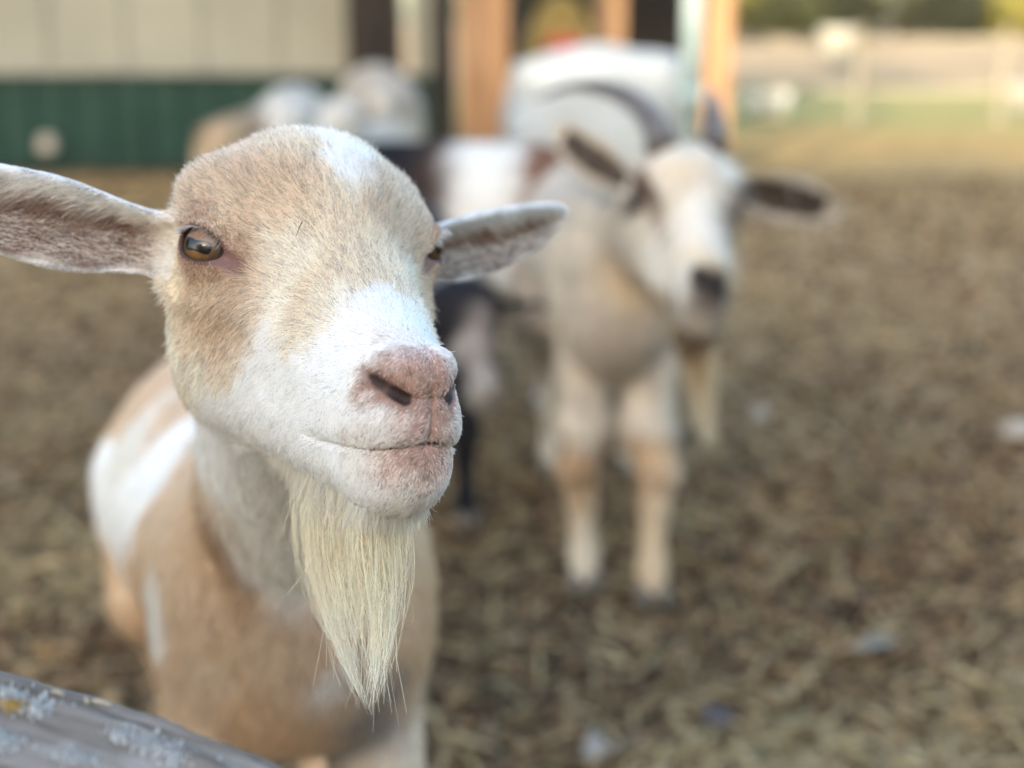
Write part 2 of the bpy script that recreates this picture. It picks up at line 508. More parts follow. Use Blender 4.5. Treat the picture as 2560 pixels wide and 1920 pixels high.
def ground_mat():
    m, nt, b = nodes('yard_dirt')
    tc = N(nt, 'ShaderNodeTexCoord')
    n1 = N(nt, 'ShaderNodeTexNoise', Scale=5.5, Detail=8, Roughness=.7); n2 = N(nt, 'ShaderNodeTexNoise', Scale=38, Detail=6, Roughness=.7)
    n3 = N(nt, 'ShaderNodeTexNoise', Scale=.55, Detail=5)
    for n in (n1, n2, n3): nt.links.new(tc.outputs['Object'], n.inputs['Vector'])
    r1 = ramp(nt, [(.32, (.075, .049, .028)), (.5, (.165, .103, .052)), (.70, (.25, .165, .088))]); nt.links.new(n1.outputs[0], r1.inputs[0])
    r2 = ramp(nt, [(.35, (.80, .80, .80)), (.7, (1.2, 1.18, 1.1))]); nt.links.new(n2.outputs[0], r2.inputs[0])
    mu = N(nt, 'ShaderNodeMix', data_type='RGBA', blend_type='MULTIPLY'); mu.inputs[0].default_value = 1
    nt.links.new(r1.outputs[0], mu.inputs[6]); nt.links.new(r2.outputs[0], mu.inputs[7])
    # distance bands of the place: dirt, straw littered earth, dry grass, green pasture, tan field
    sx = N(nt, 'ShaderNodeSeparateXYZ'); nt.links.new(tc.outputs['Object'], sx.inputs[0])
    ad = N(nt, 'ShaderNodeMath', operation='MULTIPLY_ADD'); nt.links.new(n3.outputs[0], ad.inputs[0]); ad.inputs[1].default_value = 5.0
    nt.links.new(sx.outputs['Y'], ad.inputs[2])
    def band(a, b_, prev, col, tex=None):
        mr = N(nt, 'ShaderNodeMapRange'); mr.inputs['From Min'].default_value = a; mr.inputs['From Max'].default_value = b_
        nt.links.new(ad.outputs[0], mr.inputs['Value'])
        mx = N(nt, 'ShaderNodeMix', data_type='RGBA'); nt.links.new(mr.outputs[0], mx.inputs[0]); nt.links.new(prev, mx.inputs[6])
        rr = ramp(nt, [(.3, tuple(c * .65 for c in col)), (.7, tuple(min(1, c * 1.3) for c in col))]); nt.links.new((tex or n2).outputs[0], rr.inputs[0])
        nt.links.new(rr.outputs[0], mx.inputs[7]); return mx.outputs[2]
    n4 = N(nt, 'ShaderNodeTexNoise', Scale=1.15, Detail=4, Roughness=.55); nt.links.new(tc.outputs['Object'], n4.inputs['Vector'])
    r4 = ramp(nt, [(.38, (.52, .50, .48)), (.60, (1.12, 1.1, 1.06))]); nt.links.new(n4.outputs[0], r4.inputs[0])
    mu2 = N(nt, 'ShaderNodeMix', data_type='RGBA', blend_type='MULTIPLY'); mu2.inputs[0].default_value = 1
    nt.links.new(mu.outputs[2], mu2.inputs[6]); nt.links.new(r4.outputs[0], mu2.inputs[7]); mu = mu2
    c = band(3.6, 8.0, mu.outputs[2], (.42, .30, .160), n1)
    c = band(7.5, 12.5, c, (.38, .25, .09), n1)
    c = band(13.5, 15.5, c, (.33, .28, .095), n1)
    c = band(19.5, 22.5, c, (.37, .27, .155), n3)
    nt.links.new(c, b.inputs['Base Color'])
    b.inputs['Roughness'].default_value = .95; b.inputs['Specular IOR Level'].default_value = .15
    bp = N(nt, 'ShaderNodeBump', Strength=.8, Distance=.012); nt.links.new(n2.outputs[0], bp.inputs['Height']); nt.links.new(bp.outputs[0], b.inputs['Normal'])
    return m
ground = mesh_obj('ground', np.stack([X, Y, Zg], -1).reshape(-1, 3), Q, ground_mat())
tag(ground, kind='structure')
def gz(x, y):
    p = np.stack([np.asarray(x, float), np.asarray(y, float)], -1)
    nr = sstep(p[..., 1], 14, 4) * sstep(np.abs(p[..., 0]), 12, 4)
    return nr * (.012 * fbm(p, .9, 3, 3) + .006 * fbm(p, 6, 3, 5)) - .004

# litter on the dirt: wood chips, straw, clods
def slabs(n, lx, ly, lz, cols, xr, yfun, lift, tilt=.35, bend=.2, spots=None):
    y = yfun(n); x = rng.uniform(-1, 1, n) * (y * .40 + .25) + xr
    if spots is not None:
        c = np.array(spots)[rng.integers(0, len(spots), n)]
        x = c[:, 0] + rng.normal(0, 1, n) * c[:, 2]; y = c[:, 1] + rng.normal(0, 1, n) * c[:, 2] * .8
    a = rng.uniform(0, 6.283, n); t1 = rng.normal(0, tilt, n); t2 = rng.normal(0, tilt, n)
    L = rng.uniform(*lx, n); Wd = rng.uniform(*ly, n); H = rng.uniform(*lz, n)
    base = np.array([[-1, -1, -1], [0, -1, -1], [1, -.6, -1], [1, .6, -1], [0, 1, -1], [-1, .7, -1], [-1, -1, 1], [0, -1, 1], [1, -.6, 1], [1, .6, 1], [0, 1, 1], [-1, .7, 1]], float)
    V = base[None] * np.stack([L / 2, Wd / 2, H / 2], -1)[:, None]
    V += rng.normal(0, .12, V.shape) * np.stack([L / 2, Wd / 2, H / 2], -1)[:, None]
    V[..., 2] += bend * L[:, None] * (1 - (V[..., 0] / (L[:, None] / 2)) ** 2) * rng.uniform(-.4, 1, n)[:, None]
    V[..., 2] += V[..., 0] * t1[:, None] + V[..., 1] * t2[:, None]
    ca, sa = np.cos(a)[:, None], np.sin(a)[:, None]
    xx = V[..., 0] * ca - V[..., 1] * sa; yy = V[..., 0] * sa + V[..., 1] * ca
    V[..., 0] = xx + x[:, None]; V[..., 1] = yy + y[:, None]
    V[..., 2] += gz(x, y)[:, None] + lift + H[:, None] * .4
    Fq = np.array([[0, 5, 4, 1], [1, 4, 3, 2], [6, 7, 10, 11], [7, 8, 9, 10], [0, 1, 7, 6], [1, 2, 8, 7], [2, 3, 9, 8], [3, 4, 10, 9], [4, 5, 11, 10], [5, 0, 6, 11]])
    Fc = (Fq[None] + 12 * np.arange(n)[:, None, None]).reshape(-1, 4)
    cols = np.array(cols); ci = rng.integers(0, len(cols), n)
    C = cols[ci] * rng.uniform(.65, 1.25, (n, 1))
    return V.reshape(-1, 3), Fc, np.repeat(C, 12, 0)
def ynear(n): return 1.0 + 7.5 * rng.uniform(0, 1, n) ** 1.5
V_, F_, C_ = slabs(15000, (.012, .050), (.006, .022), (.002, .007), [(.27, .172, .090), (.41, .28, .15), (.18, .11, .056), (.10, .060, .032), (.34, .235, .13), (.14, .083, .043)], .1, ynear, .002)
tag(mesh_obj('wood_chips', V_, F_, M_BITS, smooth=False, colors=C_), 'brown and tan wood chips trodden into the yard dirt', 'wood chips', kind='stuff')
V_, F_, C_ = slabs(4200, (.04, .15), (.003, .008), (.001, .003), [(.42, .31, .16), (.34, .26, .13), (.50, .38, .20)], .1, ynear, .006, .15)
tag(mesh_obj('straw', V_, F_, M_BITS, smooth=False, colors=C_), 'loose dry straw stalks scattered over the yard dirt', 'straw', kind='stuff')
V_, F_, C_ = slabs(6500, (.010, .032), (.010, .028), (.008, .020), [(.10, .060, .033), (.15, .093, .050), (.07, .044, .025), (.205, .13, .067)], .1, ynear, -.002, .3, .0)
tag(mesh_obj('dirt_clods', V_, F_, M_BITS, smooth=True, colors=C_), 'dark crumbly clods of dirt and dung on the yard', 'clods', kind='stuff')
V_, F_, C_ = slabs(260, (.03, .06), (.015, .035), (.001, .002), [(.38, .28, .15), (.34, .28, .18), (.38, .28, .12), (.30, .18, .08)], .1, ynear, .008, .3, .25)
tag(mesh_obj('dry_leaves', V_, F_, M_BITS, smooth=True, colors=C_), 'curled dry leaves lying among the wood chips', 'leaves', kind='stuff')

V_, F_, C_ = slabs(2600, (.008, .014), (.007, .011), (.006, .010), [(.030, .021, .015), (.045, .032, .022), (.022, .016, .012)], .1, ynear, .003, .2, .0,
                   [(.10, 2.25, .28), (.45, 2.05, .25), (-.25, 2.1, .30), (.9, 2.6, .4), (-.6, 1.7, .3), (1.2, 3.6, .5), (-.1, 1.6, .3)])  # clustered to darken the dirt, standing in for shade under the goats
tag(mesh_obj('pellets', V_, F_, M_BITS, smooth=True, colors=C_), 'small dark pellets added to darken the dirt around the standing goats', 'pellets', kind='stuff')
V_, F_, C_ = slabs(1500, (.04, .13), (.003, .007), (.001, .003), [(.46, .34, .17), (.38, .29, .15), (.54, .42, .23)], .1, ynear, .008, .2, .2,
                   [(.75, 1.75, .12), (.35, 1.60, .10), (-.75, 2.3, .18), (1.15, 2.2, .15), (-.9, 3.0, .3), (.9, 4.2, .35), (1.5, 3.1, .2)])
tag(mesh_obj('straw_drift', V_, F_, M_BITS, smooth=False, colors=C_), 'drifts of yellow straw lying in loose heaps on the dirt', 'straw', kind='stuff')

def lump(name, c, r, mat, seed, n=2, amp=.15, squash=(1, 1, 1), parent=None):
    bm = bmesh.new(); bmesh.ops.create_icosphere(bm, subdivisions=n, radius=1)
    V = np.array([v.co[:] for v in bm.verts]); Fc = np.array([[v.index for v in f.verts] for f in bm.faces]); bm.free()
    V = V * (1 + amp * fbm(V, .35, 3, seed)[:, None]) * np.array(squash) * r
    o = mesh_obj(name, V, Fc, mat); o.location = tuple(c)
    if parent is not None: child(o, parent)
    return o
M_STONE = mat_noise('stone', (.05, .047, .05), (.11, .10, .105), 30, .7)
M_PALE = mat_noise('pale_scrap', (.32, .28, .23), (.50, .45, .38), 14, .8)
p = G(1790, 1822); tag(lump('stone', p + [0, 0, .012], .024, M_STONE, 4, 3, .1, (1, .85, .7)), 'small dark round stone among the chips in the lower right', 'stone')
p = G(1540, 1893)
V_, F_ = [], []
nx_, ny2 = 14, 9
for a in range(nx_):
    for b in range(ny2):
        u, v = a / (nx_ - 1) - .5, b / (ny2 - 1) - .5
        q = np.array([[u, v]])
        V_.append((u * .085, v * .05 + .012 * math.sin(u * 9), .012 + .010 * float(fbm(q, 1.8, 3, 21)[0]) + .006 * math.cos(v * 9)))
F_ = np.array([(a * ny2 + b, (a + 1) * ny2 + b, (a + 1) * ny2 + b + 1, a * ny2 + b + 1) for a in range(nx_ - 1) for b in range(ny2 - 1)])
sc_ = mesh_obj('paper_scrap', V_, F_, M_PALE); sc_.location = tuple(p); sc_.rotation_euler[2] = -.3
md = sc_.modifiers.new('thickness', 'SOLIDIFY'); md.thickness = .0015
tag(sc_, 'crumpled whitish scrap lying on the dirt at the bottom edge', 'scrap')
M_LEAF = mat_noise('grey_leaf', (.20, .18, .14), (.29, .265, .21), 30, .8)
p = G(2185, 1637)
lf = mesh_obj('fallen_leaf', [(-.045, 0, 0), (-.02, .014, .006), (.01, .017, .008), (.045, 0, .002), (.01, -.016, .007), (-.02, -.013, .005), (-.02, 0, .001), (.01, 0, .002)],
              [(0, 6, 1), (1, 6, 7, 2), (2, 7, 3), (0, 5, 6), (5, 4, 7, 6), (4, 3, 7)], M_LEAF)
lf.location = tuple(p + [0, 0, .014]); lf.rotation_euler[2] = .45
lf.modifiers.new('thickness', 'SOLIDIFY').thickness = .001
tag(lf, 'long pale grey leaf lying on the chips at lower right', 'leaf')
p = G(1898, 1058); tag(lump('pebble', p + [0, 0, .02], .022, M_PALE, 9, 2, .12, (1, .8, .9)), 'small whitish pebble on the dirt right of the horned goat', 'pebble')
p = G(2545, 1095); tag(lump('pebble', p + [0, 0, .02], .035, M_PALE, 12, 2, .2, (1.3, .9, .6)), 'broad whitish pebble at the right edge of the dirt', 'pebble')

# ------------------------------------------------------------------ barn wall on the left
M_GREEN = mat_noise('green_siding', (.005, .028, .020), (.010, .046, .033), 3, .55, bump=.1, stretch=(1, 1, 4))
M_CREAM = mat_noise('cream_siding', (.225, .215, .165), (.315, .30, .235), .7, .7, bump=.1)
M_WOODL = mat_noise('warm_post', (.25, .13, .06), (.40, .235, .12), 4, .75, stretch=(6, 6, .6), bump=.4)
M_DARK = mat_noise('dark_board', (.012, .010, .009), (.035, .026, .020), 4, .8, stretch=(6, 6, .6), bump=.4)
M_GREYW = mat_noise('weathered_trim', (.26, .25, .21), (.36, .34, .28), 3, .8)
YB = 8.55
barn = empty('barn', (-3.4, YB, 0))
def siding(name, x0, x1, z0, z1, y, mat, parent, rib=.22):
    """one corrugated sheet with raised ribs"""
    xs = [x0]; hs = [0]
    x = x0 + rib * .5
    while x < x1 - .04:
        for dx, hh in ((-.022, 0), (-.010, -.018), (.010, -.018), (.022, 0)):
            xs.append(x + dx); hs.append(hh)
        x += rib
    xs.append(x1); hs.append(0)
    n = len(xs); V = []
    for z in (z0, z1):
        for a, b in zip(xs, hs): V.append((a, y + b, z))
    for z in (z0, z1):
        for a, b in zip(xs, hs): V.append((a, y + b + .012, z))
    Fc = [(k, k + 1, n + k + 1, n + k) for k in range(n - 1)] + [(2 * n + k + 1, 2 * n + k, 3 * n + k, 3 * n + k + 1) for k in range(n - 1)]
    Fc += [(0, n, 3 * n, 2 * n), (n - 1, 3 * n - 1, 4 * n - 1, 2 * n - 1)]
    o = mesh_obj(name, V, Fc, mat, smooth=False); return child(o, parent)
xw = -7.0
while xw < -1.0:
    x1 = min(xw + .9, -.70)
    siding('wainscot_panel', xw + .001, x1 - .001, .04, .585, YB, M_GREEN, barn)
    siding('siding_panel', xw + .001, x1 - .001, .625, 3.2, YB + .012, M_CREAM, barn, .45)
    xw += .9
box_obj('wall_trim', (-3.9, YB - .015, .605), (6.3, .07, .035), M_GREYW, barn)
box_obj('base_board', (-3.9, YB + .0, .02), (6.3, .06, .03), M_DARK, barn)
box_obj('wall_core', (-3.9, YB + .10, 1.6), (6.4, .12, 3.2), M_DARK, barn)
box_obj('corner_post', (-.79, YB - .12, 1.72), (.31, .14, 3.1), M_DARK, barn, .01)
siding('wainscot_panel', -.625, -.40, .04, .585, YB - .035, M_GREEN, barn)
box_obj('door_jamb', (-.50, YB + .02, 1.75), (.16, .10, 3.1), M_CREAM, barn, .01)
box_obj('eave_board', (-3.9, YB - .12, 3.24), (6.6, .5, .08), M_GREYW, barn)
tag(barn, 'long barn with cream siding above a dark green wainscot', 'barn')
knob = lump('wall_cap', (W(140, 355, 8.6)), .055, M_PALE, 2, 3, .02, (1, .35, 1)); tag(knob, 'round pale cap fixed to the green wainscot at the far left', 'wall cap')
knob.location = (W(140, 355, 8.6)[0], YB - .035, W(140, 355, 8.6)[2])

# open shed right of the barn: posts, dark back wall of boards
shed = empty('open_shed', (.6, 8.4, 0))
def post(name, px, d, w, mat, parent, h=3.0, dy=.0):
    x = (px - 1280) / 3555.6 * d
    return box_obj(name, (x, d * .99 + dy, h / 2), (w, w, h), mat, parent, .008)
post('post', 1213, 7.3, .24, M_WOODL, shed)
post('post', 1515, 9.0, .17, M_WOODL, shed)
post('post', 1775, 9.2, .16, M_WOODL, shed)
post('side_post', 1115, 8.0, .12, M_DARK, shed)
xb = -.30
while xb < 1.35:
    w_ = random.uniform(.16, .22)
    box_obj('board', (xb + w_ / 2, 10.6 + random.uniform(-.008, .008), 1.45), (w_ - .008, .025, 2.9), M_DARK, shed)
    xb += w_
box_obj('roof_beam', (.5, 9.3, 2.95), (2.4, .2, .2), M_WOODL, shed)
box_obj('roof', (.5, 9.5, 3.10), (2.7, 3.0, .06), M_GREYW, shed)
tag(shed, 'open shed on warm wooden posts with a dark boarded back', 'shed')
M_POLE = mat_noise('grey_pole', (.28, .38, .36), (.40, .48, .46), 5, .5)
pole = empty('gate_pole', (W(1712, 300, 6.4)[0], 6.3, 0))
def tube(name, pts, rad, mat, parent=None, seg=14, smooth=True):
    pts = np.array(pts, float); n = len(pts)
    rad = np.broadcast_to(np.array(rad, float), (n,)); V = []
    up = np.array([0, 0, 1.0]); tprev = None
    for k in range(n):
        t = pts[min(k + 1, n - 1)] - pts[max(k - 1, 0)]; t = t / np.linalg.norm(t)
        if tprev is None:
            a = np.cross(t, up if abs(t[2]) < .9 else [1, 0, 0]); a /= np.linalg.norm(a)
        else:
            a = a - t * (a @ t); a /= np.linalg.norm(a)
        b = np.cross(t, a); tprev = t
        for s in range(seg):
            th = 2 * math.pi * s / seg
            V.append(pts[k] + rad[k] * (math.cos(th) * a + math.sin(th) * b))
    Fc = [(k * seg + s, k * seg + (s + 1) % seg, (k + 1) * seg + (s + 1) % seg, (k + 1) * seg + s) for k in range(n - 1) for s in range(seg)]
    V.append(pts[0]); V.append(pts[-1])
    Fc += [(n * seg, (s + 1) % seg, s) for s in range(seg)] + [(n * seg + 1, (n - 1) * seg + s, (n - 1) * seg + (s + 1) % seg) for s in range(seg)]
    o = mesh_obj(name, V, Fc, mat, smooth=smooth)
    if parent is not None: child(o, parent)
    return o
tube('pipe', [pole.location, Vector(pole.location) + Vector((0, 0, 2.4))], .042, M_POLE, pole)
tube('collar', [Vector(pole.location) + Vector((0, 0, .52)), Vector(pole.location) + Vector((0, 0, .62))], .055, M_POLE, pole)
tag(pole, 'pale grey-green metal pole standing right of the white covered bale', 'pole')

# white sheeted bale between the posts
M_TARP = mat_noise('white_sheet', (.36, .39, .395), (.44, .465, .46), 3, .6, bump=.5, bscale=5, bdist=.03)
bm = bmesh.new(); bmesh.ops.create_cube(bm, size=1)
bmesh.ops.subdivide_edges(bm, edges=bm.edges[:], cuts=14, use_grid_fill=True)
V_ = np.array([v.co[:] for v in bm.verts]); F_ = np.array([[v.index for v in f.verts] for f in bm.faces]); bm.free()
r_ = np.linalg.norm(V_, axis=1, keepdims=True); V_ = V_ * (.55 + .45 * (.62 / np.maximum(r_, .5)))
V_ = V_ * np.array([.80, .75, .74]) * (1 + .04 * fbm(V_, 1.3, 3, 31)[:, None])
V_[:, 0] += .02 * np.sin(V_[:, 2] * 25 + V_[:, 0] * 9) * (np.abs(V_[:, 1]) > .2)
V_[:, 2] += .37 + .03 * V_[:, 0]
xc = (1490 - 1280) / 3555.6 * 6.6
bale = mesh_obj('covered_bale', V_, F_, M_TARP); bale.location = (xc, 6.75, 0)
tag(bale, 'large bale wrapped in a white sheet between the shed posts', 'covered bale')
M_HAY = mat_noise('hay', (.26, .17, .05), (.46, .33, .11), 12, .95, bump=.8)
hb = lump('hay_bale', (W(1400, 30, 9.6)[0], 9.7, .55), .42, M_HAY, 5, 3, .06, (.62, .8, 1.25)); tag(hb, 'yellow-brown hay bale standing upright inside the dark shed', 'hay bale')
M_RED = mat_simple('red_plastic', (.55, .08, .05), .5)
bk = empty('bucket', (W(1405, 112, 8.6)[0], 8.3, 0))
tube('pail', [(bk.location[0], 8.3, .62), (bk.location[0], 8.3, .80)], [.085, .11], M_RED, bk)
tube('stand', [(bk.location[0], 8.3, 0), (bk.location[0], 8.3, .62)], .09, M_DARK, bk)
tag(bk, 'red pail on a dark stand behind the white covered bale', 'bucket')

# white tubs out on the pasture
M_TUB = mat_simple('white_plastic', (.33, .32, .27), .5)
M_TUB2 = mat_simple('bright_white_plastic', (.80, .79, .74), .5)
def tub(px, py, d, w, h, label, mt=None):
    c = W(px, py, d)
    g0 = .0 if d < 18 else .30
    c[2] = max(c[2], g0 + h / 2 + .01)
    t = tube('tub', [(c[0], c[1], c[2] - h / 2), (c[0], c[1], c[2] + h * .35), (c[0], c[1], c[2] + h / 2), (c[0], c[1], c[2] + h * .42)], [w * .42, w * .5, w * .53, w * .30], mt or M_TUB, seg=20)
    tag(t, label, 'tub', 'white tubs on the pasture')
tub(1915, 278, 13.2, .46, .24, 'wide white tub on the pasture nearest the shed', M_TUB2)
tub(2090, 165, 21.0, .55, .46, 'white tub farthest out on the tan field')
tub(2552, 300, 14.0, .30, .30, 'white tub on the pasture at the right edge')
M_FEN = mat_noise('pale_fence', (.24, .21, .15), (.33, .29, .21), 4, .9)
fe = empty('pasture_fence', (6, 12.6, 0))
for k in range(8):
    x = 1.75 + 1.25 * k
    box_obj('fence_post', (x, 12.6, .42), (.05, .05, .84), M_FEN, fe)
    for z in (.30, .72): box_obj('rail', (x + .625, 12.55, z), (1.22, .02, .035), M_FEN, fe)
tag(fe, 'low pale two-rail fence running across the pasture', 'fence')

# ------------------------------------------------------------------ trees beyond the field
def leaf_mat(name, c, trans=.35):
    m, nt, b = nodes(name)
    a = N(nt, 'ShaderNodeAttribute'); a.attribute_name = 'col'
    nt.links.new(a.outputs['Color'], b.inputs['Base Color']); b.inputs['Roughness'].default_value = .6
    t = N(nt, 'ShaderNodeBsdfTranslucent'); nt.links.new(a.outputs['Color'], t.inputs['Color'])
    mx = N(nt, 'ShaderNodeMixShader'); mx.inputs[0].default_value = trans
    nt.links.new(b.outputs[0], mx.inputs[1]); nt.links.new(t.outputs[0], mx.inputs[2])
    nt.links.new(mx.outputs[0], nt.nodes['Material Output'].inputs[0]); return m
M_LEAVES = leaf_mat('leaves', None)
M_BARK = mat_noise('bark', (.05, .035, .025), (.12, .09, .065), 6, .95, stretch=(3, 3, .6), bump=.8)
def tree(x, y, h, r, col, label, low=.3, name='tree', seed=0):
    g = np.random.default_rng(seed)
    t = empty(name, (x, y, .35))
    tube('trunk', [(x, y, .3), (x + .1, y, h * .3), (x, y + .1, h * .6), (x + .1, y, h * .9)], [h * .035, h * .028, h * .018, h * .006], M_BARK, t, 8)
    for k in range(4):
        a = g.uniform(0, 6.28); z0 = h * g.uniform(.18, .55)
        tube('limb', [(x, y, z0), (x + math.cos(a) * r * .5, y + math.sin(a) * r * .5, z0 + h * .12), (x + math.cos(a) * r * .85, y + math.sin(a) * r * .85, z0 + h * .2)], [h * .014, h * .009, h * .004], M_BARK, t, 6)
    nc = 60; cc = g.normal(size=(nc, 3)); cc /= np.linalg.norm(cc, axis=1, keepdims=True); cc *= g.uniform(.45, 1, (nc, 1))
    cc = cc * [r, r, (h - low) / 2] + [x, y, low + (h - low) / 2]
    m = 90
    P = np.repeat(cc, m, 0) + g.normal(size=(nc * m, 3)) * r * .17
    shade = np.repeat(g.uniform(.6, 1.35, nc), m)
    n = len(P); a = g.normal(size=(n, 3)); a /= np.linalg.norm(a, axis=1, keepdims=True); b = np.cross(a, g.normal(size=(n, 3))); b /= np.linalg.norm(b, axis=1, keepdims=True)
    s = g.uniform(.05, .13, (n, 1)) * (r / 2) ** .3
    V = np.stack([P - a * s, P + b * s * .5, P + a * s, P - b * s * .5], 1).reshape(-1, 3)
    V[:, 2] = np.maximum(V[:, 2], .40)
    C = np.array(col)[None] * (shade * g.uniform(.7, 1.3, n))[:, None]
    o = mesh_obj('crown', V, np.arange(4 * n).reshape(-1, 4), M_LEAVES, smooth=False, colors=np.repeat(C, 4, 0)); child(o, t)
    tag(t, label, 'tree' if name == 'tree' else 'bush', 'trees beyond the field and added shade trees')
GR, YG, DK, OR = (.06, .068, .026), (.30, .28, .07), (.035, .04, .02), (.42, .22, .06)
TR = [(3.2, 46, 7, 2.6, YG, 'yellow-green tree just right of the shed posts', .4), (6.2, 50, 8, 2.9, DK, 'dark tree behind the yellow-green one near the shed', .5),
      (8.9, 47, 6, 2.2, OR, 'russet leaved tree between two dark ones', .8), (10.6, 45, 7, 2.2, YG, 'sunlit yellow tree in the middle of the far row', .9), (13.0, 49, 8, 2.8, GR, 'deep green tree right of the sunlit yellow one', .4),
      (15.8, 46, 7, 2.0, DK, 'very dark tree near the right end of the far row', .4), (17.6, 44, 5, 1.5, OR, 'orange leaved tree at the right end of the far row', .4), (-1.5, 52, 8, 3, GR, 'green tree glimpsed behind the shed', .4), (20.5, 50, 8, 3, GR, 'green tree beyond the right edge of the far row', .4)]
for k, a in enumerate(TR): tree(a[0], a[1], a[2], a[3], a[4], a[5], a[6], seed=k + 40)
for k, (x, y, r, c, lb) in enumerate([(5.0, 41, 1.2, DK, 'dark low bush at the foot of the trees near the shed'), (7.9, 42, 1.3, GR, 'low green bush in front of the russet tree'), (12.0, 41, 1.2, DK, 'dark bush below the sunlit yellow tree'), (14.6, 42, 1.2, YG, 'pale yellow bush at the right of the far row'), (6.4, 43, 1.3, YG, 'yellowish bush second from the shed'), (9.6, 43, 1.4, DK, 'dark bush between the russet and the yellow tree'), (3.4, 40, 1.1, GR, 'green bush nearest the shed'), (16.4, 41, 1.2, DK, 'dark bush at the right end of the far row'), (13.4, 43, 1.3, GR, 'green bush in front of the deep green tree')]):
    tree(x, y, 1.7, r, c, lb, .5, 'bush', k + 80)

for k, (x, y, r) in enumerate([(-9.6, -25, 2.3), (-5.2, -26, 2.8), (-1.0, -25, 2.2), (3.6, -26.5, 2.9), (8.8, -26, 2.6)]):  # unseen trees added to break up the straight shade edge on the ground
    tree(x, y, 9.4 + .8 * (k % 3), r, GR, ['unseen shade tree added behind the viewer at the left end', 'broad unseen shade tree added behind the viewer left of the middle', 'small crowned unseen shade tree added behind the viewer in the middle', 'broadest unseen shade tree added behind the viewer', 'unseen shade tree added behind the viewer at the right end'][k], 3.0, seed=k + 120)
# ------------------------------------------------------------------ unseen long block added behind the viewer to keep the yard in shade
bb = empty('shade_blocker', (0, -18, 0))
box_obj('shade_wall', (0, -18.5, 2.95), (44, 1, 5.9), M_CREAM, bb)
V_, F_ = [(-22.5, -17.4, 5.9), (22.5, -17.4, 5.9), (22.5, -21, 8.0), (-22.5, -21, 8.0), (-22.5, -24.6, 5.9), (22.5, -24.6, 5.9)], [(0, 1, 2, 3), (3, 2, 5, 4), (0, 3, 4), (1, 5, 2), (0, 4, 5, 1)]
child(mesh_obj('roof', V_, F_, M_DARK, smooth=False), bb)  # roof of the added shade blocker
box_obj('shade_tower', (-18.45, -20.5, 5.35), (15.4, 4, 10.7), M_CREAM, bb)  # extra height added to throw shade on the barn wall ahead
tag(bb, 'unseen long block added behind the viewer to shade the yard', 'blocker')

# ------------------------------------------------------------------ goats
PAL = {'W': (.84, .84, .82), 'w': (.74, .70, .63), 'c': (.80, .70, .56), 'C': (.75, .605, .43), 't': (.66, .50, .34), 'T': (.58, .425, .28), 'D': (.43, .29, .18),
       'R': (.33, .16, .11), 'P': (.43, .215, .165), 'q': (.56, .37, .30), 'p': (.72, .60, .54), 'B': (.20, .105, .07), 'K': (.016, .016, .020), 'N': (.10, .065, .05),
       'O': (.62, .40, .22), 'G': (.30, .27, .25), 'S': (.62, .58, .53)}
SKIN = dict(PAL, P=(.34, .20, .15), q=(.42, .25, .21), p=(.58, .42, .36))
BPAL = dict(PAL, T=(.56, .40, .26), O=(.62, .44, .28), t=(.60, .46, .33), D=(.36, .24, .15))
PAL.update(P=(.50, .36, .285), q=(.72, .60, .54), p=(.78, .71, .66), R=(.42, .26, .175))
HLEN = {'P': .0020, 'q': .0030, 'R': .0030, 'p': .0042, 'W': .0060, 'w': .0066}
def labels(txt):
    P, L = [], []
    for a in txt.split(';'):
        f = a.split()
        if len(f) == 4: P.append([float(v) for v in f[:3]]); L.append(f[3])
    return np.array(P) * .001, L
def softlabel(p, LP, LC, sig):
    out = np.zeros((len(p), LC.shape[1]))
    for s0 in range(0, len(p), 20000):
        q = p[s0:s0 + 20000]
        d2 = (q * q).sum(1)[:, None] + (LP * LP).sum(1)[None] - 2 * q @ LP.T
        w = np.exp(-(d2 - d2.min(1, keepdims=True)) / (2 * sig * sig))
        out[s0:s0 + 20000] = (w @ LC) / w.sum(1, keepdims=True)
    return out
